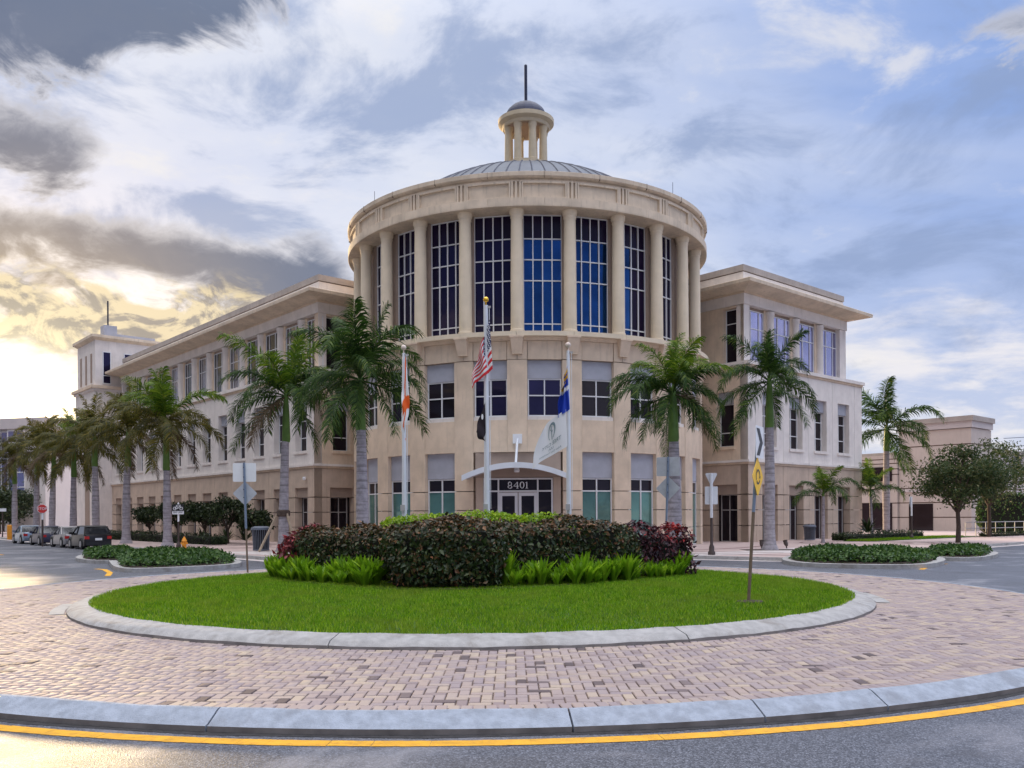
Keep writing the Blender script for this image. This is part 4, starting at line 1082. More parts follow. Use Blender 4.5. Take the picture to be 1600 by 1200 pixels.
palm_px('royal_palm', 'tall royal palm with green crownshaft beside the bike lane sign', 262, 46.4, 735, 660, .20, 3.5, 21, seed=1, m='palm_dry', mtop='palm_yellow')
palm_px('royal_palm', 'royal palm with a braced trunk base beside the left litter bin', 443, 38.5, 690, 615, .20, 3.5, 21, seed=2, mtop='palm_yellow')
palm_px('royal_palm', 'largest royal palm, crown overlapping the left edge of the drum', 567, 34, 672, 590, .225, 3.7, 22, seed=3)
palm_px('royal_palm', 'royal palm with bright hanging crown in front of the right side of the drum', 1055, 33, 690, 612, .235, 2.75, 27, seed=4, mtop='palm_yellow')
palm_px('royal_palm', 'royal palm with swollen trunk base standing before the right wing', 1203, 37.5, 668, 592, .205, 3.0, 19, seed=5)
palm_px('royal_palm', 'thin dark windblown palm against the sky right of the right wing', 1385, 60, 705, 668, .22, 4.0, 17, seed=6, flare=False)
for i, (t_, lab) in enumerate(((9.3,'royal palm with leaning dead frond behind the black car'),(15.3,'royal palm in the street row, third from the bike lane sign'),
                  (20.6,'royal palm in the street row, fourth from the bike lane sign'),(26.3,'royal palm in the street row, fifth from the bike lane sign'),
                  (31.0,'royal palm in the street row, sixth from the bike lane sign'),(38.5,'royal palm at the far left end of the street row'))):
    q = lpt(t_, 7.4); d = q.y
    palm('royal_palm', lab, (q.x, q.y, PZ), 4.7+.3*math.sin(i*2), 6.7+.3*math.sin(i*2), .21, 3.4, 19, seed=20+i, m='palm_dry', mtop=('palm_yellow' if i == 2 else None), group='palms lining the left street')
q = lpt(46, 14.0); palm('royal_palm', 'golden backlit palm at the left edge of the picture', (q.x-4, q.y, PZ), 4.2, 5.6, .2, 3.0, 16, seed=40, m='palm_yellow', group='palms lining the left street')
# small palms by the right wing
palm_px('young_palm', 'small slender palm with spreading fronds in front of the right wing arcade', 1286, 46, 775, 770, .085, 2.1, 9, seed=50, mtop='palm_yellow', m='palm_leaf', group='young palms by the right wing', low=.7, flare=False)
palm_px('young_palm', 'small palm with yellow-green fronds at the right wing end', 1362, 56, 775, 765, .09, 2.4, 10, seed=51, mtop='palm_yellow', group='young palms by the right wing', low=.75, flare=False)
palm_px('young_palm', 'green palm top behind the far right tree', 1585, 75, 745, 738, .12, 2.7, 11, seed=52, group='young palms by the right wing', low=.85, flare=False)

# broadleaf trees and shrubs
def tree(name, label, base, H, hx, hz, zc_, n, m, seed, lean=0, cat='tree', clumps=26, group=None, lsize=.16, trunk=.11):
    rp = random.Random(seed); r_ = np.random.default_rng(seed); t = thing(name, label, cat, base, 0, group)
    mb = MB(); fork = H*.34
    mb.tube([(0,0,-.05),(.03,.0,fork*.5),(0,.02,fork)], [trunk*1.25,trunk,trunk*.9], 10)
    C = []
    for k in range(clumps):
        u = r_.normal(0,1,3); u /= np.linalg.norm(u); rr = r_.uniform(.45,1)**.6
        C.append(np.array([u[0]*hx*rr + lean, u[1]*hx*rr, zc_ + u[2]*hz*rr]))
    for c in C[:14]:
        mid = (c*.5 + np.array([0,0,fork])*.5); mid[2] += .15
        mb.tube([(0,.02,fork*.9), tuple(mid), tuple(c)], [trunk*.55, trunk*.3, .02], 6)
    put('trunk', mb.mesh('trunk', True), 'bark', t)
    per = n//clumps; P = np.concatenate([c + np.clip(r_.normal(0,1,(per,3)),-1.6,1.6)*np.array([.30*hx,.30*hx,.22*hz])*r_.uniform(.6,1.2) for c in C])
    N = P - np.array([lean,0,zc_]); N /= np.linalg.norm(N,axis=1,keepdims=True)
    put('crown', leaf_mesh('crown', P, N, r_.uniform(.6,1.3,len(P))*lsize, m, droop=.2, jit=1.0), None, t, kind='stuff')
    return t
g = gp(1497, 848, PZ)
tree('street_tree', 'small spreading dark-leaved tree standing on the right pavement', tuple(g), 5.0, 1.9, 1.35, 3.5, 9000, 'tree_leaf', 3, .25)
tree('street_tree', 'second dark tree behind the spreading tree at the far right', (at(1545,760,56).x, 56, PZ), 6.5, 2.2, 1.9, 4.2, 6000, 'tree_leaf', 5, .2)
for i, (t_, o_, s, lab) in enumerate(((17.5,3.3,1.0,'dark shrub behind the parked black car'),(12.5,3.2,1.1,'dark branching shrub left of the nearest street palm'),(7.6,3.3,1.05,'dark branching shrub behind the bike lane sign'),
                    (4.0,3.4,1.1,'dark branching shrub behind the blank square sign'),(1.2,3.0,.8,'low dark shrub beside the left litter bin'))):
    q = lpt(t_, o_); tree('shrub', lab, (q.x, q.y, PZ), 2.2*s, .95*s, .65*s, 1.65*s, 1900, 'dark_leaf', 60+i, cat='shrub', clumps=18, group='shrubs along the left wing', lsize=.2, trunk=.06)
for i, (t_, o_) in enumerate(((52,6),(60,12),(66,3))):
    q = lpt(t_, o_); tree('street_tree', ('dense dark tree at the far end of the left street','dark rounded tree behind the stop sign','tree closing the view down the left street')[i], (q.x, q.y, PZ), 5, 2.6, 1.8, 3.2, 5000, 'dark_leaf', 80+i, lsize=.3, clumps=24)
def spiky(name, label, base, L, n, m, seed):
    r_ = np.random.default_rng(seed); V, F = [], []
    for k in range(n):
        a = r_.uniform(0,2*np.pi); e = r_.uniform(.25,1.4); l = L*r_.uniform(.7,1.1); w = .045*L*1.2
        d = np.array([math.cos(a)*math.cos(e), math.sin(a)*math.cos(e), math.sin(e)]); s_ = np.array([-math.sin(a), math.cos(a), 0])*w
        o = len(V); V += [d*.05-s_*.5, d*.05+s_*.5, d*l*.5+s_, d*l*.5-s_, d*l - np.array([0,0,l*.08])]; F += [[o,o+1,o+2],[o,o+2,o+3],[o+3,o+2,o+4]]
    me = np_mesh(name, np.array(V), np.array(F)); me.materials.append(M[m]); put(name, me, None, loc=base, label=label, cat='plant')
for i, (t_, o_, lab) in enumerate(((6.0,2.6,'spiky rosette plant below the bike lane sign'),(3.2,2.7,'spiky rosette plant behind the litter bin'),(9.8,2.6,'spiky plant under the shrubs beside the street palm'))):
    q = lpt(t_, o_); spiky('agave', lab, (q.x, q.y, PZ+.15), 1.0, 26, 'dark_leaf', 90+i)
g = rpt(9.6, 2.0); spiky('cycad', 'dark feathery cycad in the low hedge before the right wing', (g.x, g.y, PZ+.4), 1.1, 40, 'dark_leaf', 95)

# low hedge strips
def strip_hedge(name, label, p0, p1, hw, h, m='dark_leaf', dens=160, size=.11):
    c = (p0+p1)/2; L = (p1-p0).length; hedge(name, label, c.x, c.y, L/2, hw, h, math.atan2(p1.y-p0.y, p1.x-p0.x), dens, size, m, z0=PZ-.02, lump=.04)
strip_hedge('low_hedge', 'long low dark hedge along the left wing behind the palms', lpt(2.2,4.6), lpt(27,4.6), .7, .62, 'dark_leaf', 110, .13)
strip_hedge('low_hedge', 'low dark hedge before the right wing arcade', rpt(5.6,2.3), rpt(15.5,2.3), .75, .5, 'dark_leaf', 140, .12)
strip_hedge('low_hedge', 'thin low hedge below the ramp handrail at right', rpt(18.5,5.2), rpt(27.5,6.6), .3, .35, 'dark_leaf', 120, .12)
g0 = at(1528,800,66); strip_hedge('tall_hedge', 'tall green clipped hedge wall at the right edge', Vector((g0.x,66)), Vector((g0.x+14,62)), .7, 3.1, 'cover_leaf', 60, .2)
# right lawn strip
poly = [tuple(rpt(4.6,3.1)), tuple(rpt(16.5,3.1)), tuple(rpt(20,4.6)), tuple(rpt(16.5,5.0)), tuple(rpt(5.6,4.5))]
put('lawn_strip', MB().prism(poly, PZ-.02, PZ+.035), 'turf', kind='structure')
n = 26000; tt = rng.uniform(4.8,17.5,n); oo = rng.uniform(3.15,4.5,n)
px_ = CR.x + DR.x*tt + NR.x*oo; py_ = CR.y + DR.y*tt + NR.y*oo
put('strip_grass', grass(0, px_, py_, lambda x,y: np.full_like(x, PZ+.03), (.05,.1), .012), None, label='bright green grass strip before the low hedge of the right wing', cat='grass', kind='stuff')

# splitter islands
def splitter(pts, label, h, nl):
    P = [gp(*p) for p in pts]; c = sum((Vector((p.x,p.y)) for p in P), Vector((0,0)))/len(P)
    # smooth outline
    out = []; n = len(P)
    for i in range(n):
        a, b_, cc_, d_ = (Vector((P[(i+k) % n].x, P[(i+k) % n].y)) for k in (-1,0,1,2))
        for q in range(6):
            t = q/6; out.append(0.5*((2*b_) + (-a+cc_)*t + (2*a-5*b_+4*cc_-d_)*t*t + (-a+3*b_-3*cc_+d_)*t**3))
    inn = [c + (o-c)*max(0, 1 - .32/max(.4,(o-c).length)) for o in out]
    k = put('median_kerb', MB().prism([tuple(o) for o in out], -.01, .13), 'concrete', kind='structure')
    put('median_soil', MB().prism([tuple(o) for o in inn], .1, .15), 'soil', k)
    pp = np.array([tuple(o) for o in inn]); m_ = len(pp)
    # random points: pick triangle fan by area
    cx = np.array(tuple(c)); e1, e2 = pp - cx, np.roll(pp,-1,0) - cx; ar = np.abs(e1[:,0]*e2[:,1]-e1[:,1]*e2[:,0]); ar = ar/ar.sum()
    idx = rng.choice(m_, nl, p=ar); u, v = np.sqrt(rng.uniform(0,1,nl)), rng.uniform(0,1,nl)
    q = cx + e1[idx]*(u*(1-v))[:,None] + e2[idx]*(u*v)[:,None]
    z = .13 + h*(1-u**9*rng.uniform(.3,1.0,nl))*(.82+.18*np.sin(q[:,0]*2.2)*np.cos(q[:,1]*1.7)) + rng.uniform(-.06,.04,nl)
    PP = np.concatenate([q, z[:,None]], 1); N = np.concatenate([(q-cx)*.15*(u**4)[:,None], np.ones((nl,1))], 1); N /= np.linalg.norm(N,axis=1,keepdims=True)
    t = thing('ground_cover', label, 'shrubs', (0,0,0))
    put('foliage', leaf_mesh('ground_cover', PP, N, rng.uniform(.6,1.2,nl)*.14, 'cover_leaf', droop=-.1, jit=.8), None, t, kind='stuff')
    inn2 = [c + (o-c)*max(0, 1 - 1.0/max(1.1,(o-c).length)) for o in out]
    put('dark_core', MB().prism([tuple(o) for o in inn2], .1, .13+h*.55), 'leafcore', t)  # solid near-black core under the leaves, darkness set by colour
splitter([(172,884),(195,894.5),(290,892),(368,887),(372,880),(330,872),(240,873),(180,877)], 'leafy green planting on the large left median', .34, 9000)
splitter([(118,876),(150,881),(205,879),(222,872),(190,867),(140,869)], 'small leafy planting mound on the median left of the large one', .32, 3500)
splitter([(1222,879),(1262,886),(1380,889),(1455,887),(1476,878),(1430,871),(1330,868),(1250,871)], 'leafy green planting on the large right median', .34, 9000)
splitter([(1440,873),(1500,877),(1548,874),(1556,867),(1500,863),(1450,865)], 'small leafy planting on the median beyond the large right one', .28, 3500)

# ================================================================== flags
DF = 19.7
def pole(label, px, ytop, r0, r1, ball):
    b0 = at(px, 800, DF); z0 = lz(b0.x, b0.y); zt_ = at(px, ytop, DF).z
    t = thing('flagpole', label, 'flagpole', (b0.x, b0.y, z0), 0, 'flagpoles on the island')
    put('pole', MB().lathe([(r0*1.8,0),(r0*1.8,.06),(r0,.09),(r0,1.5),(r1,zt_-z0)], 16).mesh('pole', True), 'pole_white', t)
    put('finial', MB().lathe([(.012,zt_-z0),(.012,zt_-z0+.07)] + [(.062*math.sin(a)+.002, zt_-z0+.13-.062*math.cos(a)) for a in [math.pi*i/10 for i in range(1,11)]], 14).mesh('finial', True), ball, t)
    put('truck', MB().box(-.03,.11,-.03,.03,zt_-z0-.06,zt_-z0-.02), 'grey_frame', t)
    put('halyard', MB().tube([(.075,-.03,zt_-z0-.05),(r0+.02,-.03,1.45)], .006, 4), 'white_sheet', t)
    put('cleat', MB().box(-.08,.02,-r0-.05,-r0+.01,1.42,1.56), 'grey_frame', t)
    return b0.x
pole('tall white centre flagpole with a gold ball', 761, 477, .068, .045, 'gold')
pole('left white flagpole carrying the orange-cross flag', 632, 552, .058, .036, 'pearl')
pole('right white flagpole with a pale ball', 889, 548, .058, .036, 'pearl')

def flag(name, label, q, matf, mats, nu=40, nv=26, folds=3.0, amp=.10, dd=-.07, bulge=0.0):
    """q: hoist top, hoist bottom, fly bottom, fly top in picture pixels at the pole's distance; cloth hangs in folds"""
    A, B_, C_, D_ = (at(x, y, DF) for x, y in q)
    def pos(u, v):
        p = A*(1-u)*(1-v) + B_*(1-u)*v + C_*u*v + D_*u*(1-v)
        w = math.sin(u*folds*2*math.pi + v*2.2)
        return Vector((p.x + .035*u*math.sin(v*6+u*8) + bulge*u*(1-u)*4, p.y + dd - amp*(u**.6)*w, p.z + .02*u*math.sin(v*9)))
    vs = [tuple(pos(i/nu, j/nv)) for i in range(nu+1) for j in range(nv+1)]
    fs, mi = [], []
    for i in range(nu):
        for j in range(nv):
            fs.append((i*(nv+1)+j, (i+1)*(nv+1)+j, (i+1)*(nv+1)+j+1, i*(nv+1)+j+1)); mi.append(matf((i+.5)/nu, (j+.5)/nv))
    me = bpy.data.meshes.new(name); me.from_pydata(vs, [], fs)
    for k in mats: me.materials.append(M[k])
    me.polygons.foreach_set('material_index', mi); me.polygons.foreach_set('use_smooth', [True]*len(fs)); me.update()
    return put(name, me, None, label=label, cat='flag'), pos
def usa(u, v):
    if u < .4 and v < 7/13: return 2
    return 1 if int(v*13) % 2 == 0 else 0
us, up_ = flag('flag', 'red and white striped flag with starred blue canton on the centre pole', ((765,500),(770,577),(735,608),(744,566)), usa, ('flag_white','flag_red','flag_navy'), 40, 39, 2.4, .10)
star = MB()
for r_ in range(9):
    for c_ in range(6 if r_ % 2 == 0 else 5):
        u, v = (c_ + .5 + (.5 if r_ % 2 else 0))/6*.4, (r_+.6)/9.2*(7/13)
        p = up_(u, v); s = .021; pts = []
        for k in range(10):
            a = math.pi*k/5; rr = s if k % 2 == 0 else s*.42; pts.append((p.x+rr*math.sin(a), p.y-.012, p.z+rr*math.cos(a)))
        star.add(pts, [tuple(range(10))])
put('stars', star, 'flag_white', us, kind='stuff')
flag('flag', 'white flag with an orange diagonal cross hanging limp on the left pole', ((634,556),(641,630),(632,690),(627,650)),
     lambda u, v: 1 if (abs(u-v) < .15 or abs(u+v-1) < .15) else 0, ('flag_white','flag_orange'), 36, 36, 1.6, .06)
pw, pp_ = flag('flag', 'black flag hanging below the striped flag on the centre pole', ((758,629),(759,672),(757,692),(742,676)), lambda u, v: 0, ('flag_black',), 24, 20, 1.3, .03)
em = MB()
for (u, v, r_) in ((.30,.28,.032),):
    p = pp_(u, v); em.add([(p.x+r_*.75*math.cos(a), p.y-.10, p.z+r_*2.0*math.sin(a)) for a in [2*math.pi*k/20 for k in range(20)]], [tuple(range(20))])
put('emblem', em, 'flag_white', pw)
flag('flag', 'blue and gold flag furled along the right pole above the white flag', ((886,572),(890,640),(869,655),(879,600)),
     lambda u, v: 1 if (v < .30 and (int(v*22+u*3) % 3)) else (2 if abs(v-.5+.2*u) < .05 else 0), ('flag_blue','flag_gold','flag_white'), 30, 30, 2.0, .08)
wf, wp = flag('flag', 'white flag with a leaf emblem and mirrored grey lettering on the right pole', ((884,640),(886,698),(829,735),(846,672)), lambda u, v: 0, ('flag_white',), 40, 26, 1.0, .05, bulge=-.04)
def on_flag(me, u0, v0, su, sv, pos, name, parent):
    for vtx in me.vertices:
        p = pos(min(1,max(0,u0 + vtx.co.x*su)), min(1,max(0,v0 - vtx.co.y*sv))); vtx.co = (p.x, p.y-.016, p.z)
    me.materials.append(M['flag_ink']); put(name, me, None, parent)
on_flag(text_mesh('TREE CITY', .2, 0), .43, .66, .62, .78, wp, 'lettering', wf)
on_flag(text_mesh('USA', .13, 0), .43, .80, .62, .78, wp, 'lettering', wf)
on_flag(text_mesh('Arbor Day Foundation', .10, 0), .43, .90, .62, .78, wp, 'lettering', wf)
ring = MB(); o = []
def uvp(u, v): p = wp(u, v); return (p.x, p.y-.017, p.z)
for k in range(22):
    a0 = R(-60 + 300*k/22); a1 = R(-60 + 300*(k+1)/22); w0 = .012 + .03*math.sin(math.pi*k/22)
    ring.add([uvp(.45+.13*math.cos(a0), .33-.22*math.sin(a0)), uvp(.45+.13*math.cos(a1), .33-.22*math.sin(a1)),
              uvp(.45+(.13-w0)*math.cos(a1), .33-(.22-w0*1.6)*math.sin(a1)), uvp(.45+(.13-w0)*math.cos(a0), .33-(.22-w0*1.6)*math.sin(a0))], [(0,1,2,3)])
for (u0,v0,u1,v1) in ((.47,.20,.42,.55),(.45,.33,.50,.27),(.445,.38,.40,.32)):
    ring.add([uvp(u0-.008,v0), uvp(u0+.008,v0), uvp(u1+.012,v1), uvp(u1-.012,v1)], [(0,1,2,3)])
put('leaf_emblem', ring, 'flag_ink', wf)

# ================================================================== signs
def plate(poly, th=.006):
    n = len(poly); return MB().add([(x,-th/2,z) for x,z in poly] + [(x,th/2,z) for x,z in poly], [tuple(range(n)), tuple(range(2*n-1,n-1,-1))] + [(i,(i+1)%n,n+(i+1)%n,n+i) for i in range(n)])
def sq(w, h, zc_, r_=.03):
    p = []
    for cx, cz, a0 in ((w/2-r_,h/2-r_,0),(-w/2+r_,h/2-r_,90),(-w/2+r_,-h/2+r_,180),(w/2-r_,-h/2+r_,270)):
        p += [(cx+r_*math.cos(R(a0+k*30)), zc_+cz+r_*math.sin(R(a0+k*30))) for k in range(4)]
    return p
def dia(s, zc_): 
    p = []; r_ = .03; h = s*.7071
    for a in (0,90,180,270):
        c, s_ = math.cos(R(a)), math.sin(R(a))
        for d_ in (-.04,-.015,.015,.04): p.append(((h-abs(d_)*.9)*c - d_*s_, zc_ + (h-abs(d_)*.9)*s_ + d_*c))
    return p
def sign_post(t, pts, m): put('post', MB().tube(pts, .028, 8), m, t)
def back_sign(label, px, ybase, d, ysq, ydi, sqw, rz, lean, mt):
    b0 = at(px, ybase, d); z0 = lz(b0.x, b0.y); t = thing('road_sign', label, 'road sign', (b0.x, b0.y, z0), rz)
    zs, zd = at(px, ysq, d).z - z0, at(px, ydi, d).z - z0; zt_ = zs + sqw*.42
    lx = lean
    put('post', MB().tube([(0,0,0),(lx*.45,0,zt_*.4)], .024, 8), 'post_rust', t); put('post', MB().tube([(lx*.45,0,zt_*.4),(lx,0,zt_)], .03, 8), 'post_blue', t)
    put('square_plate', plate(sq(sqw, sqw*.82, zs)), mt, t, loc=(lx*.95,.04,0)); put('diamond_plate', plate(dia(sqw*.74, zd)), 'aluminium', t, loc=(lx*.85,.05,0))
    for z in (zs+.12, zs-.12, zd+.1, zd-.1): put('bolt', MB().lathe([(.012,z-.012),(.012,z+.012)], 6, lx, -.035), 'steel_dark', t)
back_sign('back of square and diamond road signs on a post behind the lawn, left', 387, 893, 22.0, 738, 771, .58, R(4), -.08, 'white_sheet')
back_sign('tilted square and diamond sign seen from behind at the right end of the hedge', 1039, 850, 22.4, 729, 763, .60, R(-22), .09, 'aluminium')
# chevron + yellow diamond seen at an angle
b0 = gp(1173, 943, .29); t = thing('road_sign', 'edge-on black chevron sign above a yellow diamond on a leaning post in the lawn', 'road sign', (b0.x, b0.y, lz(b0.x,b0.y)), R(59))
d = b0.y; zz = lambda y: at(1180, y, d).z - lz(b0.x, b0.y)
lean = (at(1187, 690, d).x - b0.x)
def L_(z): f = z/zz(690); return lean*f
inv = Matrix.Rotation(-R(59), 3, 'Z')
def off(z): v = inv @ Vector((L_(z), 0, 0)); return v
pts = [tuple(off(z) + Vector((0,.035,z))) for z in (-.05, zz(800), zz(670))]
put('post', MB().tube(pts[:2], .026, 8), 'post_rust', t); put('post', MB().tube(pts[1:], .026, 8), 'post_blue', t)
zc_ = zz(691); o_ = off(zc_)
put('chevron_plate', plate(sq(.44,.50,zc_)), 'white_sheet', t, loc=(o_.x,o_.y,0))
cv = MB().add([(-.19,-.006,zc_+.21),(-.02,-.006,zc_+.21),(.17,-.006,zc_),(-.02,-.006,zc_-.21),(-.19,-.006,zc_-.21),(.0,-.006,zc_)], [(0,5,2,1),(5,4,3,2)])
put('chevron', cv, 'black_paint', t, loc=(o_.x,o_.y,0))
zc2 = zz(745); o_ = off(zc2)
put('yellow_diamond', plate(dia(.43, zc2)), 'sign_yellow', t, loc=(o_.x,o_.y,0))
ar = MB()
for k in range(3):
    a0 = 2*math.pi*k/3
    for i in range(6):
        a, c_ = a0 + i*.25, a0 + (i+1)*.25
        ar.add([(.12*math.sin(a),-.007,zc2+.12*math.cos(a)),(.12*math.sin(c_),-.007,zc2+.12*math.cos(c_)),(.09*math.sin(c_),-.007,zc2+.09*math.cos(c_)),(.09*math.sin(a),-.007,zc2+.09*math.cos(a))], [(0,1,2,3)])
    a = a0+1.5; ar.add([(.145*math.sin(a),-.007,zc2+.145*math.cos(a)),(.065*math.sin(a),-.007,zc2+.065*math.cos(a)),(.105*math.sin(a+.42),-.007,zc2+.105*math.cos(a+.42))], [(0,1,2)])
put('arrows', ar, 'black_paint', t, loc=(o_.x,o_.y,0))
put('soil_ring', MB().lathe([(.22,.005),(.20,.03),(.05,.045)], 14), 'soil', t)
# yield sign from behind
b0 = gp(1112, 867, PZ); d = b0.y; t = thing('road_sign', 'back of a yield sign and white plate on a dark post by the kerb', 'road sign', tuple(b0), R(-12))
zz = lambda y: at(1112, y, d).z - PZ
put('post', MB().lathe([(.14,0),(.14,.1),(.10,.16),(.10,.3),(.055,.42),(.05,zz(809))], 12).mesh('post', True), 'bronze', t); put('upper_post', MB().tube([(0,0,zz(809)),(0,0,zz(740))], .055, 8), 'white_sheet', t)
put('yield_plate', plate([(-.22,zz(741)),(-.19,zz(739)),(.19,zz(739)),(.22,zz(741)),(.04,zz(757)),(-.04,zz(757))]), 'white_sheet', t, loc=(0,.07,0)); put('square_plate', plate(sq(.48,(788-760)*d/FPX,zz(774))), 'white_sheet', t, loc=(0,.07,0))
# bike lane sign
b0 = base_at(279, 44.5); d = 44.5; zz = lambda y: at(279, y, d).z - PZ
t = thing('road_sign', 'small black bike lane sign with white bicycle symbol beside the nearest street palm', 'road sign', b0, R(6))
put('post', MB().lathe([(.12,0),(.12,.12),(.05,.3),(.045,zz(815))], 10), 'bronze', t); put('upper_post', MB().tube([(0,0,zz(815)),(0,0,zz(786))], .05, 8), 'white_sheet', t); put('cap', MB().lathe([(.04,zz(788)),(.05,zz(786.5)),(.01,zz(785))], 8), 'white_sheet', t)
k = d/FPX; w_ = 17.5*k
put('bicycle_plate', plate(sq(w_, 10.5*k, zz(793.5), .02)), 'black_paint', t, loc=(0,-.07,0)); put('text_plate', plate(sq(w_, 6*k, zz(800.6), .02)), 'white_sheet', t, loc=(0,-.07,0))
me = text_mesh('BIKE LANE', 4.0*k, .001); o = put('lettering', me, 'black_paint', t, loc=(0,-.078,zz(800.6)), rot=(R(90),0,0), scale=(.78,1,1))
by = MB(); zb = zz(794.5)
for cx in (-.16, .16): by.add([(cx+r_*math.cos(2*math.pi*i/14), -.078, zb+r_*math.sin(2*math.pi*i/14)) for i in range(14) for r_ in (.085,.062)], [((2*i)%28,(2*i+1)%28,(2*i+3)%28,(2*i+2)%28) for i in range(14)])
for a, c_ in (((-.16,0),(-.07,.13)),((-.07,.13),(.10,.13)),((.10,.13),(0,0)),((0,0),(-.07,.13)),((-.16,0),(0,0)),((.16,0),(.09,.17)),((.09,.17),(.14,.18)),((-.1,.16),(-.04,.16))):
    L = math.hypot(c_[0]-a[0], c_[1]-a[1]); nx, nz = -(c_[1]-a[1])/L*.011, (c_[0]-a[0])/L*.011
    by.add([(a[0]-nx,-.079,zb+a[1]-nz),(c_[0]-nx,-.079,zb+c_[1]-nz),(c_[0]+nx,-.079,zb+c_[1]+nz),(a[0]+nx,-.079,zb+a[1]+nz)], [(0,1,2,3)])
put('bicycle_symbol', by, 'white_sheet', t)
# stop signs
def octo(r_, z): return [(r_*math.cos(R(22.5+45*i)), z+r_*math.sin(R(22.5+45*i))) for i in range(8)]
d = 47.0; b0 = base_at(66.5, d); zz = lambda y: at(66, y, d).z - PZ; k = d/FPX
t = thing('road_sign', 'red stop sign facing the camera behind the parked cars', 'road sign', b0, R(22))
put('post', MB().lathe([(.05,0),(.05,zz(812))], 8), 'bronze', t); put('upper_post', MB().tube([(0,0,zz(812)),(0,0,zz(790))], .045, 8), 'white_sheet', t)
put('stop_border', plate(octo(7.6*k, zz(795))), 'white_sheet', t, loc=(0,-.06,0)); put('stop_plate', plate(octo(7.0*k, zz(795))), 'sign_red', t, loc=(0,-.068,0))
put('lettering', text_mesh('STOP', 5.4*k, .001), 'white_sheet', t, loc=(0,-.078,zz(795)), rot=(R(90),0,0))
d = 52; b0 = base_at(1424.5, d); zz = lambda y: at(1424, y, d).z - PZ; k = d/FPX
t = thing('road_sign', 'back of a stop sign seen nearly edge-on beside the right lawn strip', 'road sign', b0, R(58))
put('post', MB().lathe([(.12,0),(.12,.15),(.05,.3),(.05,zz(806))], 10), 'bronze', t); put('upper_post', MB().tube([(0,0,zz(806)),(0,0,zz(776))], .05, 8), 'white_sheet', t); put('octagon_plate', plate(octo(9.0*k, zz(784))), 'aluminium', t, loc=(0,.06,0))
# small far sign at the left edge
d = 70; b0 = base_at(4, d); t = thing('road_sign', 'small pale street sign at the left edge of the picture', 'road sign', b0, 0)
put('post', MB().lathe([(.05,0),(.05,2.3)], 8), 'bronze', t); put('name_plate', plate(sq(.7,.25,2.2)), 'white_sheet', t, loc=(0,-.06,0))

# ================================================================== street furniture
S8 = .82
b0 = gp(288, 860, PZ); t = thing('fire_hydrant', 'orange fire hydrant on the pavement beside the left median', 'fire hydrant', tuple(b0), 0)
put('barrel', MB().lathe([(r_*S8, z*S8) for r_, z in ((.16,0),(.16,.05),(.115,.06),(.11,.5),(.15,.5),(.15,.55),(.12,.58),(.10,.66),(.05,.72),(.05,.76),(.02,.78))], 16).mesh('barrel', True), 'hydrant', t)
for sx in (-1,1): put('nozzle', MB().tube([(0,0,.40*S8),(sx*.19*S8,0,.40*S8)], .058*S8, 10), 'hydrant', t)
put('pumper_nozzle', MB().tube([(0,0,.36*S8),(0,-.2*S8,.36*S8)], .075*S8, 10), 'hydrant', t)
def bin_(label, px, py, h):
    b0 = gp(px, py, PZ); t = thing('litter_bin', label, 'litter bin', tuple(b0)); r_ = .36*h
    put('liner', MB().lathe([(r_*.78,.04),(r_*.88,h*.9)], 20), 'black_void', t)
    s_ = MB()
    for k in range(28):
        a = 2*math.pi*k/28; s_.tube([(r_*.82*math.cos(a), r_*.82*math.sin(a), .03),(r_*.90*math.cos(a), r_*.90*math.sin(a), h*.6),(r_*1.0*math.cos(a), r_*1.0*math.sin(a), h*.9)], .016, 4)
    put('slats', s_, 'can_steel', t)
    for z in (.06, h*.88): put('hoop', MB().lathe([(r_*.8+.05*z,z-.03),(r_*.88+.1*z,z-.03),(r_*.88+.1*z,z+.03),(r_*.8+.05*z,z+.03)], 24, cap=False), 'can_steel', t)
    put('lid', MB().lathe([(r_*1.08,h*.9),(r_*1.06,h*.95),(r_*.7,h),(r_*.6,h),(r_*.55,h*.93)], 24, cap=False).mesh('lid', True), 'can_steel', t)
bin_('grey slatted litter bin beside the braced palm on the left', 408, 861, 1.12)
bin_('grey slatted litter bin before the right wing arcade', 1265, 844.5, .92)
g = base_at(443, 38.5)
t = thing('palm_brace', 'wooden plank brace propped against the palm trunk beside the left litter bin', 'brace', g)
for a in (200, 320, 80): put('plank', MB().tube([(1.05*math.cos(R(a)),1.05*math.sin(R(a)),0),(.22*math.cos(R(a)),.22*math.sin(R(a)),1.75)], .055, 4), 'wood', t)
put('strap', MB().lathe([(.23,1.55),(.30,1.6),(.30,1.8),(.23,1.85)], 14), 'bark', t)
for px, lab in ((1190,'small ground spotlight left of the swollen palm base'),(1229,'small ground spotlight right of the swollen palm base')):
    b0 = gp(px, 857, PZ); t = thing('spotlight', lab, 'spotlight', tuple(b0), R(20 if px > 1200 else -20))
    put('stem', MB().lathe([(.03,0),(.03,.14)], 8), 'bronze', t); put('lamp_head', MB().tube([(0,-.02,.12),(0,.06,.24),(0,.10,.36)], [.06,.10,.11], 10), 'bronze', t)
put('tree_pit', MB().box(10.0,12.6,36.9,38.2,PZ,PZ+.006), 'soil', kind='structure')
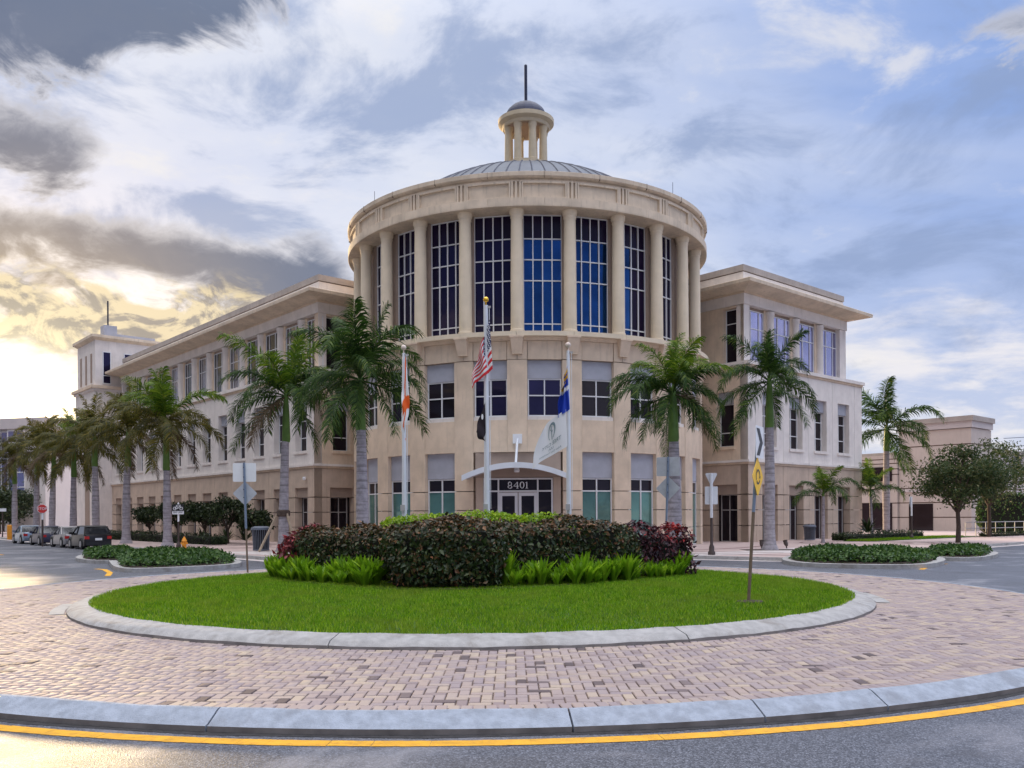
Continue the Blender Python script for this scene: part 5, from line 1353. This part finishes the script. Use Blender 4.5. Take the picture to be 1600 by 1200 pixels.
# ramp handrail
t = thing('handrail', 'metal ramp handrail before the beige building at right', 'handrail', (0,0,0))
hp = [rpt(17.5,4.6), rpt(22,5.4), rpt(27.5,6.4), rpt(31,7.0)]
for z in (.95, .55): put('rail', MB().tube([(p.x,p.y,PZ+z) for p in hp], .03, 6), 'grey_frame', t)
for i in range(13):
    p = hp[0].lerp(hp[-1], i/12); put('baluster', MB().tube([(p.x,p.y,PZ),(p.x,p.y,PZ+.95)], .025, 6), 'grey_frame', t)
for i, (px, d) in enumerate(((13.5,62),(16.5,62))):
    b0 = base_at(px, d); put('bollard', MB().lathe([(.1,0),(.1,1.0),(.06,1.06)], 10), 'hydrant', loc=b0, label=('left','right')[i]+' one of the two yellow bollards at the far left pavement', cat='bollard')

# ================================================================== cars
def car(label, pos, heading, paint, suv, L=3.25, W=1.42, H=1.22):
    t = thing('parked_car', label, 'car', pos, heading, 'cars parked along the left kerb')
    # local: +X forward
    def sec(x, hw, z0, z1, ins): return [(x,-hw,z0),(x,-hw*1.0,(z0+z1)*.5),(x,-hw+ins,z1),(x,hw-ins,z1),(x,hw,(z0+z1)*.5),(x,hw,z0)]
    zb = .62*H; h = W/2
    body = MB(); rear = -L/2
    loft(body, [sec(rear,h*.86,.26,zb*.92,.06), sec(rear+.06,h*.95,.2,zb*1.02,.05), sec(rear+.5,h,.17,zb*1.04,.05), sec(-.2,h,.17,zb*1.0,.05), sec(L*.22,h,.17,zb*.97,.06), sec(L*.4,h*.97,.18,zb*.86,.10), sec(L/2-.05,h*.88,.22,zb*.74,.12), sec(L/2,h*.8,.28,zb*.6,.1)])
    bo = put('body', body.mesh('body', True), paint, t)
    r0 = rear+.10 if suv else rear+.62; r1 = rear+.40 if suv else rear+1.20
    cab = MB(); k = .05
    def cs(x, hw, z): return [(x,-hw,z),(x,hw,z)]
    zr = H
    bot = [(r0, h-k), (L*.20, h-k)]; top = [(r1, h*.74), (L*.02, h*.74)]
    z0 = zb*.97
    V = [(r0,-h+k,z0),(L*.24,-h+k,z0),(L*.24,h-k,z0),(r0,h-k,z0),(r1,-h*.76,zr-.05),(L*.03,-h*.76,zr-.05),(L*.03,h*.76,zr-.05),(r1,h*.76,zr-.05)]
    cab.add(V, [(3,2,1,0),(4,5,6,7),(0,1,5,4),(1,2,6,5),(2,3,7,6),(3,0,4,7)])
    put('windows', cab, 'car_glass', t)
    rf = MB(); loft(rf, [[(r1-.04,-h*.77,zr-.06),(L*.05,-h*.77,zr-.06),(L*.05,h*.77,zr-.06),(r1-.04,h*.77,zr-.06)], [(r1+.06,-h*.68,zr),(L*.0,-h*.68,zr),(L*.0,h*.68,zr),(r1+.06,h*.68,zr)]])
    put('roof', rf, paint, t)
    for sx in (-1,1):
        for (a, c_) in (((r0,z0),(r1,zr-.05)), ((L*.24,z0),(L*.03,zr-.05)), ((-.12,z0),(-.14,zr-.05))):
            put('pillar', MB().tube([(a[0],sx*(h-k+.005),a[1]),(c_[0],sx*(h*.765),c_[1])], .035, 5), paint, t)
    for x in (rear+.6, L/2-.62):
        for sx in (-1,1):
            wh = put('wheel', MB().tube([(x,sx*(h-.17),.28),(x,sx*(h+.012),.28)], .28, 18), 'tyre', t); put('rim', MB().tube([(x,sx*(h-.02),.28),(x,sx*(h+.022),.28)], .17, 12), 'rim', wh)
            put('wheel_arch', MB().tube([(x,sx*(h-.1),.30),(x,sx*(h+.005),.30)], .33, 18), 'black_paint', t)
    for sx in (-1,1): put('tail_lamp', MB().box(rear-.012,rear+.12,min(sx*h*.62,sx*h*.93),max(sx*h*.62,sx*h*.93),zb*.70,zb*.90), 'tail_red', t); put('mirror', MB().box(L*.17,L*.22,min(sx*(h-.02),sx*(h+.14)),max(sx*(h-.02),sx*(h+.14)),zb,zb+.12), paint, t)
    put('bumper', MB().box(rear-.05,rear+.1,-h*.86,h*.86,.22,.40), 'black_paint' if suv else paint, t); put('number_plate', MB().box(rear-.058,rear-.045,-.17,.17,.48,.60), 'white_sheet', t)
    if suv: put('rear_window', MB().add([(rear+.115,-h*.72,zb*1.04),(rear+.115,h*.72,zb*1.04),(rear+.37,h*.6,zr-.1),(rear+.37,-h*.6,zr-.1)], [(0,1,2,3)]), 'car_glass', t)
hd = math.atan2(DL.y, DL.x)
for (t_, lab, pt, suv, H) in ((5.4,'black hatchback parked nearest the camera at the left kerb','car_black',True,1.25),(9.2,'silver car parked just ahead of the black hatchback','car_silver',False,1.18),
                      (14.2,'dark navy sedan, third parked car from the camera','car_navy',False,1.18),(18.9,'grey-blue sedan parked farthest along the left kerb','car_blue',False,1.18)):
    p = lpt(t_, 10.5); car(lab, (p.x, p.y, .0), hd, pt, suv, H=H)

# ================================================================== neighbouring buildings
def bldg(name, label, px, d, dirs, blocks):
    t = thing(name, label, 'building', (at(px,800,d).x, d, 0), math.atan2(DR.y, DR.x)); return t
# right: stepped beige block; local +X along the right street, +Y = away to the left
t = bldg('office_block', 'beige stepped low building with horizontal joints at the right edge', 1518, 74, None, None)
def blk(x0, x1, y0, y1, z1, m, joints, cap=True, par=t):
    zs = [-.1] + joints + [z1]
    mb = MB()
    for a, c_ in zip(zs[:-1], zs[1:]): mb.box(x0, x1, y0, y1, a+.045, c_-.045)
    put('wall_course', mb, m, par); put('wall_core', MB().box(x0+.05, x1-.05, y0+.05, y1-.05, -.1, z1-.05), 'groove', par)
    if cap:
        put('parapet', MB().box(x0-.12, x1+.12, y0-.12, y1+.12, z1, z1+.55), 'far_pale', par); put('parapet_cap', MB().box(x0-.25, x1+.25, y0-.25, y1+.25, z1+.56, z1+1.0), 'cap_grey', par)
blk(0, 4.4, 0, 6.2, 9.0, 'far_stone', [1.3,2.6,3.9,5.6,7.6])
blk(4.45, 30, .8, 14, 7.2, 'far_pale', [3.9,5.6,6.5], False)
put('parapet_cap', MB().box(4.5,30.2,.55,14.2,7.2,7.55), 'cap_grey', t)
blk(-.3, 4.0, 6.25, 26, 7.0, 'far_stone', [1.3,2.6,3.9,5.2,5.7,6.2,6.6], False)
put('door', MB().box(-.06,.1,3.2,5.3,.1,2.5), 'glass_dark', t)
for z0, z1 in ((.1,2.6),(4.6,5.9)): put('window_strip', MB().box(-.38,-.2,6.7,9.7,z0,z1), 'glass_dark', t)
for z0, z1 in ((.1,2.6),(4.6,5.9)): put('window_strip', MB().box(-.38,-.2,10.4,25.0,z0,z1), 'glass_dark', t)
put('string_course', MB().box(-.1,4.5,-.1,6.2,3.55,3.8), 'far_pale', t)
t2 = thing('power_line', 'thin overhead wires above the beige building at the right edge', 'cable', (0,0,0))
for k_, y in enumerate((683,696)):
    a, c_ = at(1568,y+2,95), at(1660,y-6,95); put('wire', MB().tube([tuple(a), tuple((a+c_)/2 - Vector((0,0,.1))), tuple(c_)], .03, 4), 'steel_dark', t2)
# left: pale block with a glazed corner
t = thing('office_block', 'pale flat-roofed building with a glazed corner at the left edge', 'building', (at(12,800,100).x, 100, 0), R(-14))
put('wall', MB().box(0,5.2,0,14,-.1,13.0), 'far_wall', t); put('wall', MB().box(-14,-.02,1.0,14,-.1,13.0), 'far_wall', t); put('roof_slab', MB().box(-14.3,5.5,-.3,14.3,11.9,13.1), 'far_pale', t)
zs, xs = [3.5,5.2,6.9,8.6,10.3,11.7], [0.1,1.2,1.3,2.4]
wo = put('window', win_frame(0, zs, xs, -.02, .12, .1), 'white_frame', t); add_panes(wo, zs, xs, -.02, lambda i,j: None if i == 1 else 'glass_sky')
xs = [-9,-7.2,-5.4,-3.6,-1.8,-.1]; wo = put('window', win_frame(0, zs, xs, .98, .12, .1), 'white_frame', t); add_panes(wo, zs, xs, .98, lambda i,j: 'glass_sky')
